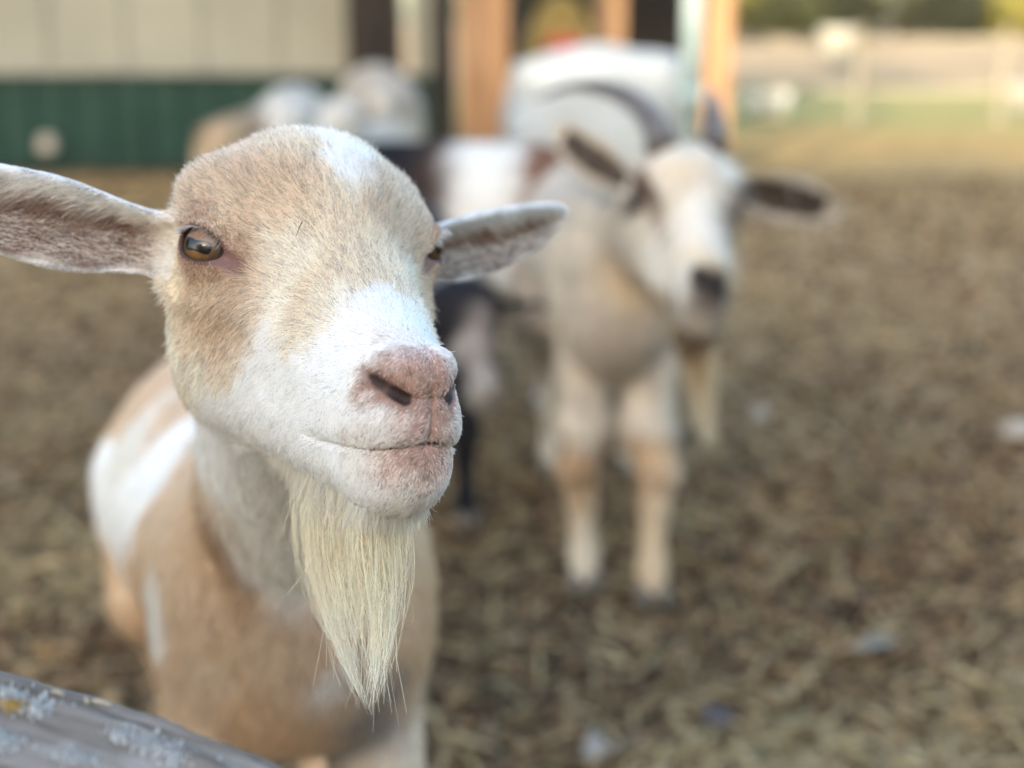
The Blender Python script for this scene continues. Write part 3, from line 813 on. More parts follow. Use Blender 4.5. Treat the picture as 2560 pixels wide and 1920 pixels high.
COATTXT = '''41 -26 41 T;32 -19 46 t;23 0 46 C;11 9 45 C;-3 9 46 W;-11 13 42 W;-4 23 33 W;-1 28 26 c;6 32 18 C;-15 18 36 T;-24 20 27 T;-34 18 17 T;-11 30 21 T;-26 28 6 T;-43 13 14 T;-47 14 -11 T;-48 17 -24 T;28 15 29 T;17 25 25 t;34 5 32 T;55 -16 27 T;60 -34 18 T;44 7 19 T;30 22 13 t;16 33 11 C;6 41 4 C;-11 39 5 C;28 27 3 c;32 24 -5 c;24 36 -5 c;16 47 -6 C;8 60 -12 C;-9 48 -3 C;-14 56 -12 C;32 29 -15 c;25 48 -17 C;19 65 -23 c;27 64 -33 c;30 54 -31 C;34 35 -25 c;26 74 -39 W;6 73 -22 W;0 77 -25 W;1 100 -35 W;15 77 -28 W;35 47 -35 c;62 -35 7 c;60 -49 -9 w;61 -12 9 D;51 8 8 t;45 13 3 T;42 17 -5 T;40 21 -16 T;46 16 -16 D;52 9 -20 T;59 1 -17 T;61 -20 -19 C;60 -5 -29 T;51 13 -31 D;43 21 -23 T;46 20 -37 T;50 11 -45 T;55 3 -41 T;40 27 -28 c;40 33 -36 W;56 -4 -50 c;49 9 -56 c;44 22 -49 W;60 -15 -40 C;59 -26 -56 c;55 -16 -66 c;50 -8 -73 W;44 17 -62 W;37 45 -49 W;35 43 -66 W;40 9 -80 W;37 -25 -91 W;31 76 -62 W;5 -56 -106 W;25 49 -94 W;25 86 -91 W;21 98 -95 W;30 73 -49 W;20 90 -41 W;10 95 -35 p;28 94 -68 W;22 109 -68 W;-5 98 -35 p;11 108 -38 p;4 113 -39 q;-4 114 -40 q;19 102 -40 W;13 113 -44 P;6 118 -45 P;-2 117 -44 P;6 118 -54 P;-1 116 -60 P;7 118 -63 q;-4 118 -67 P;12 117 -67 p;2 117 -72 q;18 112 -72 w;-11 113 -58 q;-15 113 -66 W;-10 116 -72 q;24 102 -74 p;22 80 -80 W;22 99 -84 w;16 108 -83 q;7 113 -83 P;-3 114 -83 P;-15 107 -82 q;2 114 -87 q;13 110 -90 p;0 112 -96 w;7 108 -100 w;17 102 -98 W;-10 110 -91 p;27 70 -85 W;19 107 -52 P;22 103 -47 P;25 91 -49 W;29 88 -57 W;52 6 -47 T;46 20 -42 T;43 24 -31 T;49 11 -52 t;58 -9 -43 T;55 -7 -59 c;39 24 -21 t;57 -7 5 R;51 10 -3 R;45 14 -6 R;64 -2 -9 R;57 7 -9 R'''
BACKTXT = '40 -60 30 T;0 -60 48 T;-20 -60 45 W;-40 -60 30 T;0 -80 20 T;45 -60 -40 w;30 -60 -70 W;0 -40 -90 W;0 20 -105 W;20 30 -100 W;0 60 -110 W'
LP_, LL_ = labels(COATTXT + ';' + BACKTXT)
mir = LP_ * [-1, 1, 1]
keepm = np.array([np.linalg.norm(LP_ - m, axis=1).min() > .014 for m in mir])
LP_ = np.r_[LP_, mir[keepm]]; LL_ = LL_ + [l for l, k in zip(LL_, keepm) if k]
LC_ = np.array([PAL[l] + (HLEN.get(l, .0070),) + SKIN[l] for l in LL_])
def ear_color(e, q, nrm):
    """q: head frame points, nrm: head frame normals -> colour, inside mask"""
    u, v, w = e.coords(q.astype(F32)); t = u / e.L; h = e.half(t)
    vv = (v - e.lift * t * t) / np.maximum(h, .004)
    inside = (nrm @ e.w) > .15
    white, grey, brown = np.array(PAL['W']) * .95, np.array([.56, .47, .39]), np.array([.17, .080, .048])
    k = sstep(np.abs(vv + .18 + .10 * np.sin(t * 23)), .78, .50) * sstep(t, .02, .14) * sstep(t, .98, .80)
    c = grey + (white - grey) * sstep(np.abs(vv + .1), .6, .95)[:, None]
    c = c + (brown - c) * k[:, None] * .9
    c = np.where(inside[:, None], c, white)
    return c, inside, t, vv
def front_colors(Wp, nrmW, skin=False):
    """coat colour + hair length of the foreground goat"""
    g = FRONT
    hd, bd = g.head(Wp), g.body(Wp)
    q = (Wp - g.T) @ g.R
    nh = nrmW @ g.R
    jit = np.stack([fbm(q, 90, 2, k) for k in (1, 2, 3)], -1) * .0035
    c = softlabel(q + jit, LP_, LC_, .0055)
    col, ln = c[:, :3], c[:, 3]
    if skin: col = c[:, 4:7]
    qb = g.tob(Wp)
    cb = softlabel(Wp + np.stack([fbm(q, 14, 2, k) for k in (4, 5, 6)], -1) * .010, BP_, BC_, .013)
    k = sstep(bd - hd, -.012, .012)[:, None]
    col = cb * (1 - k) + col * k; ln = .016 * (1 - k[:, 0]) + ln * k[:, 0]
    for e in g.ears:
        ed = e.sdf(q.astype(F32))
        u = (q - e.base) @ e.u
        ce, ins, t, vv = ear_color(e, q, nh)
        ke = sstep(u, .006, .020) * (ed < .004) * sstep(np.abs(q[:, 0]), .050, .062)
        col = col * (1 - ke[:, None]) + ce * ke[:, None]
        ln = ln * (1 - ke) + ke * np.where(ins, .0085, .0055)
    return np.clip(col, .01, .9), ln
# coat of the foreground goat's body: (pixel of the photograph, depth found on the body)
BODYTXT = [(404, 1060, 'O'), (440, 930, 'O'), (360, 1090, 'w'), (497, 1080, 'W'), (430, 1130, 'W'), (360, 1190, 'W'), (305, 1260, 'W'), (280, 1350, 'W'), (330, 1300, 'W'), (410, 1180, 'W'), (474, 1150, 'T'), (415, 1300, 'T'), (357, 1370, 'T'), (330, 1440, 'O'),
    (380, 1505, 'w'), (300, 1440, 'O'), (538, 1300, 'w'), (535, 1250, 'w'), (500, 1200, 'T'), (500, 1400, 'T'), (545, 1340, 'D'), (575, 1440, 'D'), (567, 1165, 'W'), (650, 1220, 'W'), (620, 1250, 'W'), (700, 1300, 'W'),
    (640, 1340, 'W'), (720, 1400, 'W'), (680, 1440, 'W'), (740, 1500, 'W'), (760, 1300, 'W'), (780, 1420, 'W'), (700, 1520, 'w'), (600, 1550, 'T'), (500, 1550, 'T'), (700, 1600, 't'), (800, 1600, 'T'), (650, 1700, 'T'), (500, 1700, 't'),
    (650, 1800, 'O'), (740, 1850, 'O'), (810, 1712, 'W'), (740, 1670, 'T'), (885, 1760, 'T'), (860, 1650, 'T'), (850, 1500, 'T'), (900, 1400, 'T'), (1020, 1350, 'O'), (1060, 1500, 'O'), (1000, 1600, 'O'), (960, 1500, 'T'), (1090, 1290, 'W'),
    (1075, 1340, 'W'), (1100, 1300, 'W'), (1040, 1300, 'O'), (1020, 1750, 't'), (1010, 1850, 'c'), (1060, 1600, 'O'), (450, 1780, 't'), (450, 1600, 'T'), (420, 1450, 'T'), (600, 1200, 'W'), (640, 1290, 'W'), (665, 1390, 'W'), (700, 1450, 'W'), (820, 1300, 'W'), (800, 1400, 'W'), (800, 1560, 'T'), (720, 1570, 'T'), (760, 1400, 'W'), (735, 1725, 'T'), (890, 1690, 'T'), (815, 1795, 'T'), (812, 1625, 'T'), (806, 1708, 'W'), (700, 1700, 'T'), (760, 1760, 'T'), (600, 1650, 'T'), (700, 1560, 'D'), (640, 1520, 'D'), (930, 1760, 'G'), (945, 1840, 'G'), (915, 1700, 'D')]  # greys by the right leg paint in shade between chest and leg
def march(g, px, d0=.75, d1=2.2):
    px = np.array(px, float)
    c = np.stack([(px[:, 0] - 1280) / 3555.6, (960 - px[:, 1]) / 3555.6, -np.ones(len(px))], -1)
    dr = c @ CAMR.T; o = np.array([0, 0, .9]); t = np.full(len(px), d0)
    for i in range(60):
        t = np.minimum(t + g(o + dr * t[:, None]) * .85, d1)
    return o + dr * t[:, None], t < d1 - .01
P_, hit = march(FRONT.body, [b[:2] for b in BODYTXT])
BP_ = P_[hit]; BC_ = np.array([BPAL[b[2]] for b, h in zip(BODYTXT, hit) if h])

def flow_head(q, n):
    """lay of the hair on the head, head frame"""
    src = np.array([0, .105, -.038])
    d = q - src; d /= np.linalg.norm(d, axis=1, keepdims=True)
    ax = np.abs(q[:, 0])
    down = sstep(ax, .028, .045) * sstep(q[:, 2], -.004, -.03) * sstep(q[:, 1], .085, .03)
    d = d + np.array([0, -.15, -1.0]) * (1.5 * down)[:, None]
    low = sstep(q[:, 2], -.078, -.090)
    d = d * (1 - low[:, None]) + (np.array([0, -.35, -1.0]) + np.stack([q[:, 0] * 12, 0 * ax, 0 * ax], -1)) * low[:, None]
    lip = sstep(q[:, 1], .085, .10) * sstep(q[:, 2], -.052, -.060) * (1 - low)
    d = d * (1 - lip[:, None]) + (np.stack([np.sign(q[:, 0]) * .8, -.3 + 0 * ax, -.9 + 0 * ax], -1)) * lip[:, None]
    s = np.sign(q[:, 0]); qa = q.copy(); qa[:, 0] = ax
    e = qa - EYE_C; de = np.linalg.norm(e, axis=1); ke = np.exp(-(np.maximum(de - .013, 0) / .007) ** 2)
    e = e / de[:, None]; e[:, 0] *= s
    d = d * (1 - ke[:, None]) + e * ke[:, None]
    # little swirls
    d = d + np.stack([fbm(q, 22, 2, k) for k in (11, 12, 13)], -1) * .22 + np.stack([fbm(q, 110, 1, k) for k in (14, 15, 16)], -1) * .16
    d = d - n * (d * n).sum(1)[:, None]
    return d / (np.linalg.norm(d, axis=1, keepdims=True) + 1e-9)

def make_curves(name, roots, dirs, nrm, length, color, rad, lift, npt=5, grav=0., parent=None, mat=None, push=None, curl=.0, tipr=.25, loc=(0, 0, 0)):
    n = len(roots)
    t = np.linspace(0, 1, npt)[None, :, None]
    L = length[:, None, None]
    lift = lift[:, None, None]
    P = roots[:, None] + dirs[:, None] * L * t + nrm[:, None] * L * lift * (t - .55 * t * t)
    P[..., 2] -= (grav * L * t * t)[..., 0]
    if curl:
        P += rng.normal(0, curl, (n, 1, 3)) * L * t * t
    if push is not None:
        flat = P[:, 1:].reshape(-1, 3)
        d = push(flat); m = d < .0004
        if m.any():
            nn = np.repeat(nrm, npt - 1, 0)[m]
            flat[m] += nn * (.0005 - d[m])[:, None]
        P[:, 1:] = flat.reshape(n, npt - 1, 3)
    cu = bpy.data.hair_curves.new(name)
    cu.add_curves([npt] * n)
    cu.points.foreach_set('position', (P - np.array(loc)).astype(F32).ravel())
    R = (rad[:, None] * (1 - (1 - tipr) * np.linspace(0, 1, npt)[None] ** 1.5)).astype(F32)
    a = cu.attributes.get('radius') or cu.attributes.new('radius', 'FLOAT', 'POINT')
    a.data.foreach_set('value', R.ravel())
    a = cu.attributes.new('col', 'FLOAT_COLOR', 'CURVE')
    a.data.foreach_set('color', np.c_[np.clip(color, 0.005, .93), np.ones(n)].astype(F32).ravel())
    cu.materials.append(mat or M_HAIR)
    o = bpy.data.objects.new(name, cu); link(o, parent)
    return o
def sample(V, Q, n, dens=None):
    T = np.r_[Q[:, [0, 1, 2]], Q[:, [0, 2, 3]]]
    A = np.linalg.norm(np.cross(V[T[:, 1]] - V[T[:, 0]], V[T[:, 2]] - V[T[:, 0]]), axis=1) / 2
    if dens is not None: A = A * dens[T].mean(1)
    c = np.cumsum(A); f = np.searchsorted(c, rng.uniform(0, c[-1], n)); f = np.minimum(f, len(T) - 1)
    r1, r2 = np.sqrt(rng.uniform(0, 1, n)), rng.uniform(0, 1, n)
    b = np.stack([1 - r1, r1 * (1 - r2), r1 * r2], -1)
    return T[f], b
def interp(A, T, b): return (A[T] * (b[..., None] if A.ndim > 1 else b)).sum(1)

# ---- the foreground goat: head fine, body coarser, joined in one mesh along the neck
g = FRONT
nbW = g.fromh(g.nk); chestW = g.fromb((.02, 0, .50 + g.back)); axn = unit(chestW - nbW)
CUT = .062
def neckco(p):
    c = (p - nbW) @ axn - .55 * np.maximum(((p - nbW) @ unit(g.R[:, 1])), 0)
    q = (p - g.T) @ g.R
    return np.where((np.abs(q[:, 0]) > .045) & (q[:, 2] > -.045), -1, c)
earpts = g.fromh(np.array([[.19, -.11, .04], [-.19, -.11, .04], [0, .13, -.12], [0, -.09, .07], [0, -.05, -.13], [.06, 0, 0], [-.06, 0, 0]]))
lo, hi = earpts.min(0) - .02, earpts.max(0) + .02
Vh, Qh = polygonize(g.sdf, lo, hi, .00115)
sv = neckco(Vh); Qh = Qh[(sv[Qh] < CUT).all(1)]
Vb, Qb = polygonize(g.sdf, (-.50, .62, -.01), (.12, 1.75, .80), .0055)
sb = neckco(Vb); hq = (Vb - g.T) @ g.R
Qb = Qb[(sb[Qb] > CUT - .012).all(1)]
Vb = Vb - 0.0004 * grad(g.sdf, Vb, .002)
def compact(V, Q):
    u, inv = np.unique(Q, return_inverse=True)
    return V[u], inv.reshape(Q.shape)
Vh, Qh = compact(Vh, Qh); Vb, Qb = compact(Vb, Qb)
Nh = grad(g.sdf, Vh, .0006); Nh /= np.linalg.norm(Nh, axis=1, keepdims=True) + 1e-9
Nb = grad(g.sdf, Vb, .002); Nb /= np.linalg.norm(Nb, axis=1, keepdims=True) + 1e-9
Ch, Lh = front_colors(Vh, Nh, True); Cb, Lb = front_colors(Vb, Nb)
qh = (Vh - g.T) @ g.R
qa = sym(qh)
ee = qa - EYE_C; ea, eb, ec = ee @ EYE_A, ee @ EYE_B, ee @ EYE_N
ebb = eb - .0006 + .03 * ea
open_ = np.sqrt((ea / .0122) ** 2 + (ebb / np.where(ebb > 0, .0070, .0071)) ** 2)
reye = np.linalg.norm(ee, axis=1)
# skin colours that stay put: dark lid rims, pink tear groove, dark inside of the nostril and the lips' seam
lidr = sstep(open_, 1.42, 1.1) * (reye < .022) * (ec > 0)
mott = (.75 + .5 * sstep(fbm(qh, 45, 3, 61), -.5, .5))[:, None]
Ch = np.where((np.abs(qh[:, :1]) > .062) & (qh[:, 1:2] < 0), Ch * mott, Ch)
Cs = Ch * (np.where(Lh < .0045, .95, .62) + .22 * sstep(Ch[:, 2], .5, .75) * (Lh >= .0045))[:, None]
Cs = Cs * (1 - lidr[:, None]) + np.array([.075, .040, .030]) * lidr[:, None]
a_, b_ = np.array([.0105, -.001]), np.array([.0225, -.0045])
tt = np.clip(((ea - a_[0]) * 12 + (eb - a_[1]) * -3.5) / (12 ** 2 + 3.5 ** 2) * 1000, 0, 1)
dg = np.hypot(ea - (a_[0] + tt * .012), eb - (a_[1] - tt * .0035))
tear = sstep(dg, .0060, .0034) * (ec > 0) * (reye < .03)
Cs = Cs * (1 - tear[:, None]) + np.array([.20, .108, .094]) * tear[:, None]
tipd = np.exp(-((ea - .0235) ** 2 + (eb + .0065) ** 2) / .0022 ** 2) * (ec > 0)
Cs = Cs * (1 - tipd[:, None] * .8) + np.array([.04, .03, .028]) * tipd[:, None] * .8
def nosd(q):
    q = sym(q).astype(F32)
    return np.minimum(cap(q, (11, 115.2, -57) * MM, (18, 111.5, -53) * MM, .0021, .0022), cap(q, (18, 111.5, -53) * MM, (28.5, 98.5, -45) * MM, .0022, .0006))
nd = nosd(qh)
nin = sstep(nd, .0011, .0003)
halo = sstep(nd, .0060, .0012) * .75
Cs = Cs * (1 - halo[:, None]) + np.array([.20, .105, .078]) * halo[:, None]
Cs = Cs * (1 - nin[:, None]) + np.array([.035, .019, .016]) * nin[:, None]
zmv = -.0765 - .0022 * sstep(qh[:, 1], .115, .07) + .0016 * np.cos(qa[:, 0] * 160)
seam = np.exp(-((qh[:, 2] - zmv) / .0011) ** 2) * sstep(qh[:, 1], .054, .070)
Cs = Cs * (1 - seam[:, None] * .85) + np.array([.07, .035, .03]) * seam[:, None] * .85
freck = sstep(fbm(qh, 160, 2, 77), .55, .75) * (Lh < .003)
Cs = Cs * (1 - .45 * freck[:, None])
loc = g.loc.copy(); loc[2] = 0
Vall = np.r_[Vh, Vb]; Qall = np.r_[Qh, Qb + len(Vh)]
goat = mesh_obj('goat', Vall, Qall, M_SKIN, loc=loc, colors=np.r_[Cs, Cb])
tag(goat, 'tan and white bearded goat with its face close up in front, looking right', 'goat', 'goats in the yard')

# fur of the head
dens = (.45 + .55 * sstep(Lh, .0018, .0055)) * (1 - sstep(open_, 1.32, 1.12) * (reye < .022) * (ec > -.002))
dens = dens * (1 - tear) * (nd > .0020) * (.35 + .65 * sstep(nd, .0025, .0065)) * (1 - .9 * (seam > .35))
# hair density follows the visible size of things: thinner towards the neck's back
NH = 260000
T, b = sample(Vh, Qh, NH, np.clip(dens, 0, 1))
rp, rn = interp(Vh, T, b), interp(Nh, T, b); rn /= np.linalg.norm(rn, axis=1, keepdims=True)
q = (rp - g.T) @ g.R; nq = rn @ g.R
rc, rl = front_colors(rp, rn)
d = flow_head(q, nq)
lift = np.full(NH, .12)
for e in g.ears:
    u, v, w = e.coords(q.astype(F32)); t = u / e.L; vv = (v - e.lift * t * t) / np.maximum(e.half(t), .004)
    m = sstep(u, .004, .018) * sstep(np.abs(q[:, 0]), .048, .058)
    ins = ((nq @ e.w) > .15)
    de = e.u[None] * .9 - np.where(ins, np.where(vv > 0, .70, -.10) , .1 * vv)[:, None] * e.v[None]
    de = de + rng.normal(0, .12, de.shape)
    de = de - nq * (de * nq).sum(1)[:, None]; de /= np.linalg.norm(de, axis=1, keepdims=True)
    d = d * (1 - m[:, None]) + de * m[:, None]; d /= np.linalg.norm(d, axis=1, keepdims=True)
    core = ins * sstep(np.abs(vv + .32), .58, .40) * (m > .5)
    rl = rl * np.where((m > .5) & ins, 1.35 - .95 * sstep(np.abs(vv), .62, .95), 1) * np.where((m > .5) & ~ins, .6, 1)
    rl = np.where((core > .5) & (rng.uniform(0, 1, NH) < .88), rl * .2, rl * (1 + .55 * core))
    rc = np.where(((core > .5) & (rng.uniform(0, 1, NH) < .6))[:, None], np.array([.74, .66, .58]), rc)
    rl = rl * (1 - .65 * (m > .5) * sstep(vv, -.50, -.85))
    lift = np.where((m > .5) & ins, .22, lift)
    rl = np.where((m > .5) & ins, np.minimum(rl, .0105), rl)
d = d @ g.R.T
d = d + rng.normal(0, .13, d.shape); d /= np.linalg.norm(d, axis=1, keepdims=True)
ln = rl * rng.uniform(.65, 1.25, NH) * (1 - .3 * sstep(q[:, 1], .05, .09)) * (.30 + .70 * sstep(np.linalg.norm(sym(q) - EYE_C, axis=1), .0155, .030))
lum = sstep(rc[:, 2], .45, .72)[:, None]
tone = 1 + rng.normal(0, 1, (NH, 1)) * (.25 - .12 * lum) + (.17 - .09 * lum) * fbm(q, 120, 2, 33)[:, None]
dark = rng.uniform(0, 1, NH) < .12 - .105 * lum[:, 0]
rc = rc * 1.08 * np.clip(tone, .5, 1.3); rc[dark] *= .5
fur = make_curves('fur', rp - rn * .0004, d, rn, ln, rc, rng.uniform(.00012, .00024, NH) * np.where(rl < .0035, .75, 1), lift * rng.uniform(.5, 1.5, NH), 5, .0, goat, push=g.sdf, curl=.10, loc=loc)
# fur of the body
NB = 70000
T, b = sample(Vb, Qb, NB)
rp, rn = interp(Vb, T, b), interp(Nb, T, b); rn /= np.linalg.norm(rn, axis=1, keepdims=True)
rc, rl = front_colors(rp, rn)
d = np.tile(g.B @ np.array([-.5, 0, -1.0]), (NB, 1)); d = d + rng.normal(0, .15, d.shape)
d = d - rn * (d * rn).sum(1)[:, None]; d /= np.linalg.norm(d, axis=1, keepdims=True) + 1e-9
rc = rc * np.clip(rng.normal(1, .14, (NB, 1)), .6, 1.4)
make_curves('coat', rp - rn * .001, d, rn, np.full(NB, .020) * rng.uniform(.6, 1.2, NB), rc, np.full(NB, .00040), np.full(NB, .35), 4, 0, goat, push=None, curl=.1, loc=loc)

# eyes: ball with amber iris, bar pupil, clear wet cornea
def eye_mats():
    m, nt, b = nodes('iris')
    tc = N(nt, 'ShaderNodeTexCoord'); sx = N(nt, 'ShaderNodeSeparateXYZ'); nt.links.new(tc.outputs['Object'], sx.inputs[0])
    v = N(nt, 'ShaderNodeVectorMath', operation='LENGTH')
    cb = N(nt, 'ShaderNodeCombineXYZ'); nt.links.new(sx.outputs[0], cb.inputs[0]); nt.links.new(sx.outputs[1], cb.inputs[1]); nt.links.new(cb.outputs[0], v.inputs[0])
    mr = N(nt, 'ShaderNodeMapRange'); mr.inputs['From Max'].default_value = .0125; nt.links.new(v.outputs['Value'], mr.inputs['Value'])
    r = ramp(nt, [(0, (.16, .088, .034)), (.35, (.25, .132, .044)), (.62, (.21, .12, .055)), (.76, (.13, .075, .04)), (.84, (.035, .02, .015)), (1, (.05, .03, .025))]); nt.links.new(mr.outputs[0], r.inputs[0])
    n = N(nt, 'ShaderNodeTexNoise', Scale=900, Detail=3); nt.links.new(tc.outputs['Object'], n.inputs['Vector'])
    r2 = ramp(nt, [(.3, (.75, .75, .75)), (.7, (1.2, 1.2, 1.2))]); nt.links.new(n.outputs[0], r2.inputs[0])
    mx = N(nt, 'ShaderNodeMix', data_type='RGBA', blend_type='MULTIPLY'); mx.inputs[0].default_value = 1
    nt.links.new(r.outputs[0], mx.inputs[6]); nt.links.new(r2.outputs[0], mx.inputs[7]); nt.links.new(mx.outputs[2], b.inputs['Base Color'])
    b.inputs['Roughness'].default_value = .35
    c = bpy.data.materials.new('cornea'); c.use_nodes = True; nt = c.node_tree; nt.nodes.clear()
    gl = N(nt, 'ShaderNodeBsdfGlossy'); gl.inputs['Roughness'].default_value = .015
    tr = N(nt, 'ShaderNodeBsdfTransparent'); fr = N(nt, 'ShaderNodeFresnel'); fr.inputs['IOR'].default_value = 1.5
    ma = N(nt, 'ShaderNodeMath', operation='MULTIPLY_ADD'); nt.links.new(fr.outputs[0], ma.inputs[0]); ma.inputs[1].default_value = .85; ma.inputs[2].default_value = 0.0
    mx = N(nt, 'ShaderNodeMixShader'); nt.links.new(ma.outputs[0], mx.inputs[0]); nt.links.new(tr.outputs[0], mx.inputs[1]); nt.links.new(gl.outputs[0], mx.inputs[2])
    o = N(nt, 'ShaderNodeOutputMaterial'); nt.links.new(mx.outputs[0], o.inputs[0])
    return m, c
M_IRIS, M_CORNEA = eye_mats()
M_PUPIL = mat_simple('pupil', (.004, .004, .006), .3)
def uvsphere(r, nu=48, nv=28):
    V = []; 
    for i in range(nv + 1):
        th = math.pi * i / nv
        for k in range(nu):
            ph = 2 * math.pi * k / nu; V.append((r * math.sin(th) * math.cos(ph), r * math.sin(th) * math.sin(ph), r * math.cos(th)))
    Fc = [(i * nu + k, i * nu + (k + 1) % nu, (i + 1) * nu + (k + 1) % nu, (i + 1) * nu + k)[::-1] for i in range(nv) for k in range(nu)]
    return V, np.array(Fc)
def make_eye(g, sx, parent, r=EYE_R, plain=False):
    cW = g.fromh(EYE_C * [sx, 1, 1] + (np.array([-.0014, 0, .0055]) if (sx < 0 and g is FRONT) else 0)); nW = unit(g.R @ (EYE_N * [sx, 1, 1])); aW = g.R @ (EYE_A * [sx, 1, 1]); aW = unit(aW - nW * (aW @ nW))
    aW = unit(aW + np.array([0, 0, .04])); aW = unit(aW - nW * (aW @ nW)); bW = np.cross(nW, aW)
    M = Matrix(np.stack([aW, bW, nW], 1).tolist()).to_4x4()
    V, Fc = uvsphere(r)
    e = mesh_obj('eye', V, Fc, M_IRIS if not plain else M_PUPIL, parent)
    e.rotation_euler = M.to_euler(); e.location = Vector(cW) - Vector(parent.location)
    if plain: return e
    # pupil: a rounded horizontal bar lying on the ball
    nu, nv = 22, 8; V = []
    for i in range(nu + 1):
        for k in range(nv + 1):
            s, t = i / nu * 2 - 1, k / nv * 2 - 1
            hw = .0034 * (1 - .28 * (1 - abs(s)) ) * math.sqrt(max(1 - abs(s) ** 7, 0.02))
            x, y = s * .0077, t * hw
            V.append((x, y, math.sqrt(r * r - x * x - y * y) + .00012))
    Fc = np.array([(i * (nv + 1) + k, (i + 1) * (nv + 1) + k, (i + 1) * (nv + 1) + k + 1, i * (nv + 1) + k + 1) for i in range(nu) for k in range(nv)])
    mesh_obj('pupil', V, Fc, M_PUPIL, e)
    V, Fc = uvsphere(.0118, 64, 36); V = np.array(V); V[:, 2] += r - .0118 + .0011
    mesh_obj('cornea', V, Fc, M_CORNEA, e)
    return e
make_eye(g, 1, goat); make_eye(g, -1, goat)
# pale lashes along the upper lid
NL = 90
for sx in (1, -1):
    th = rng.uniform(.35, 2.9, NL); ra = rng.uniform(1.0, 1.1, NL)
    A, Bq = .0118 * np.cos(th) * ra, .0070 * np.sin(th) * ra + .0006
    C_q = np.sqrt(np.maximum((EYE_R + .0016) ** 2 - A * A - Bq * Bq, 1e-6))
    Lp = EYE_C + A[:, None] * EYE_A + Bq[:, None] * EYE_B + C_q[:, None] * EYE_N
    dd = EYE_N[None] * .7 + EYE_B[None] * .15 + EYE_A[None] * (np.cos(th) * .4)[:, None] - EYE_A * .2 + rng.normal(0, .08, (NL, 3))
    Lp[:, 0] *= sx; Lp += (np.array([-.0014, 0, .0055]) if sx < 0 else 0); dd[:, 0] *= sx
    Lw = Lp @ g.R.T + g.T; dw = dd @ g.R.T; dw /= np.linalg.norm(dw, axis=1, keepdims=True)
    make_curves('eyelashes', Lw, dw, dw, rng.uniform(.004, .0075, NL), np.tile([.55, .45, .36], (NL, 1)) * rng.uniform(.6, 1.3, (NL, 1)), np.full(NL, .00010), np.zeros(NL), 5, .55, goat, loc=loc)
# beard: long cream locks hanging from the underside of the jaw, gathering to a wispy tip
NBD = 2500
bx = rng.normal(0, .5, NBD).clip(-1, 1) ; by = rng.uniform(0, 1, NBD)
r0 = np.stack([bx * .0175 + .0015, .008 + by * .074, np.full(NBD, -.118)], -1)
rW = r0 @ g.R.T + g.T
for _ in range(4):
    dd = g.sdf(rW); rW = rW - grad(g.sdf, rW, .001) * dd[:, None]
locks = np.array([[-.30, .25], [-.1, .6], [.05, .2], [.25, .75], [.4, .4], [-.2, .9], [.15, .95]])
tipc = W(925, 1785, .615)
tips = np.stack([W(x, y, d) for x, y, d in ((900, 1730, .615), (922, 1785, .612), (925, 1788, .61), (862, 1600, .608), (905, 1640, .605), (930, 1560, .60), (930, 1780, .60), (938, 1755, .598), (972, 1600, .59))])
side = (rW - rW.mean(0)) @ CAMR[:, 0]
lc = np.linspace(side.min(), side.max(), 9)
stray = rng.uniform(0, 1, NBD) < .10
li = np.abs((side + rng.normal(0, .0035, NBD))[:, None] - lc[None]).argmin(1)
npt = 12; t = np.linspace(0, 1, npt)[None, :, None]
tp = tips[li] + rng.normal(0, .0011, (NBD, 3)) + rng.normal(0, .011, (NBD, 3)) * stray[:, None]
reach = np.clip(rng.beta(2.2, 1.5, NBD), .12, 1.0)[:, None, None]
down = rW[:, None] + np.array([0, 0, -1.0]) * (np.linalg.norm(tp - rW, axis=1)[:, None, None] * t * reach)
conv = (t * reach) ** 1.45
P = down * (1 - conv) + (rW[:, None] + (tp - rW)[:, None] * t * reach) * conv
P = P + CAMR[:, 0] * (side * .10)[:, None, None] * np.sin(t * reach * 3.14) + CAMR[:, 2] * .010 * np.sin(t * 3.1) * rng.uniform(-1, 1, (NBD, 1, 1))
wv = rng.normal(0, 1, (NBD, 1, 3)); P = P + wv * .0024 * np.sin(t * rng.uniform(3, 9, (NBD, 1, 1)) + rng.uniform(0, 6, (NBD, 1, 1))) * t
PB, rWB = P, rW
cu = bpy.data.hair_curves.new('beard'); cu.add_curves([npt] * NBD)
cu.points.foreach_set('position', (P - loc).astype(F32).ravel())
a = cu.attributes.get('radius') or cu.attributes.new('radius', 'FLOAT', 'POINT')
a.data.foreach_set('value', (rng.uniform(.00009, .00018, (NBD, 1)) * (1 - .6 * np.linspace(0, 1, npt)[None] ** 2)).astype(F32).ravel())
a = cu.attributes.new('col', 'FLOAT_COLOR', 'CURVE')
cc = np.array([.76, .68, .48]) * rng.normal(1, .20, (NBD, 1)); cc[rng.uniform(0, 1, NBD) < .1] *= [.75, .6, .45]
a.data.foreach_set('color', np.c_[np.clip(cc, .02, .92), np.ones(NBD)].astype(F32).ravel())
cu.materials.append(M_HAIR)
link(bpy.data.objects.new('beard', cu), goat)
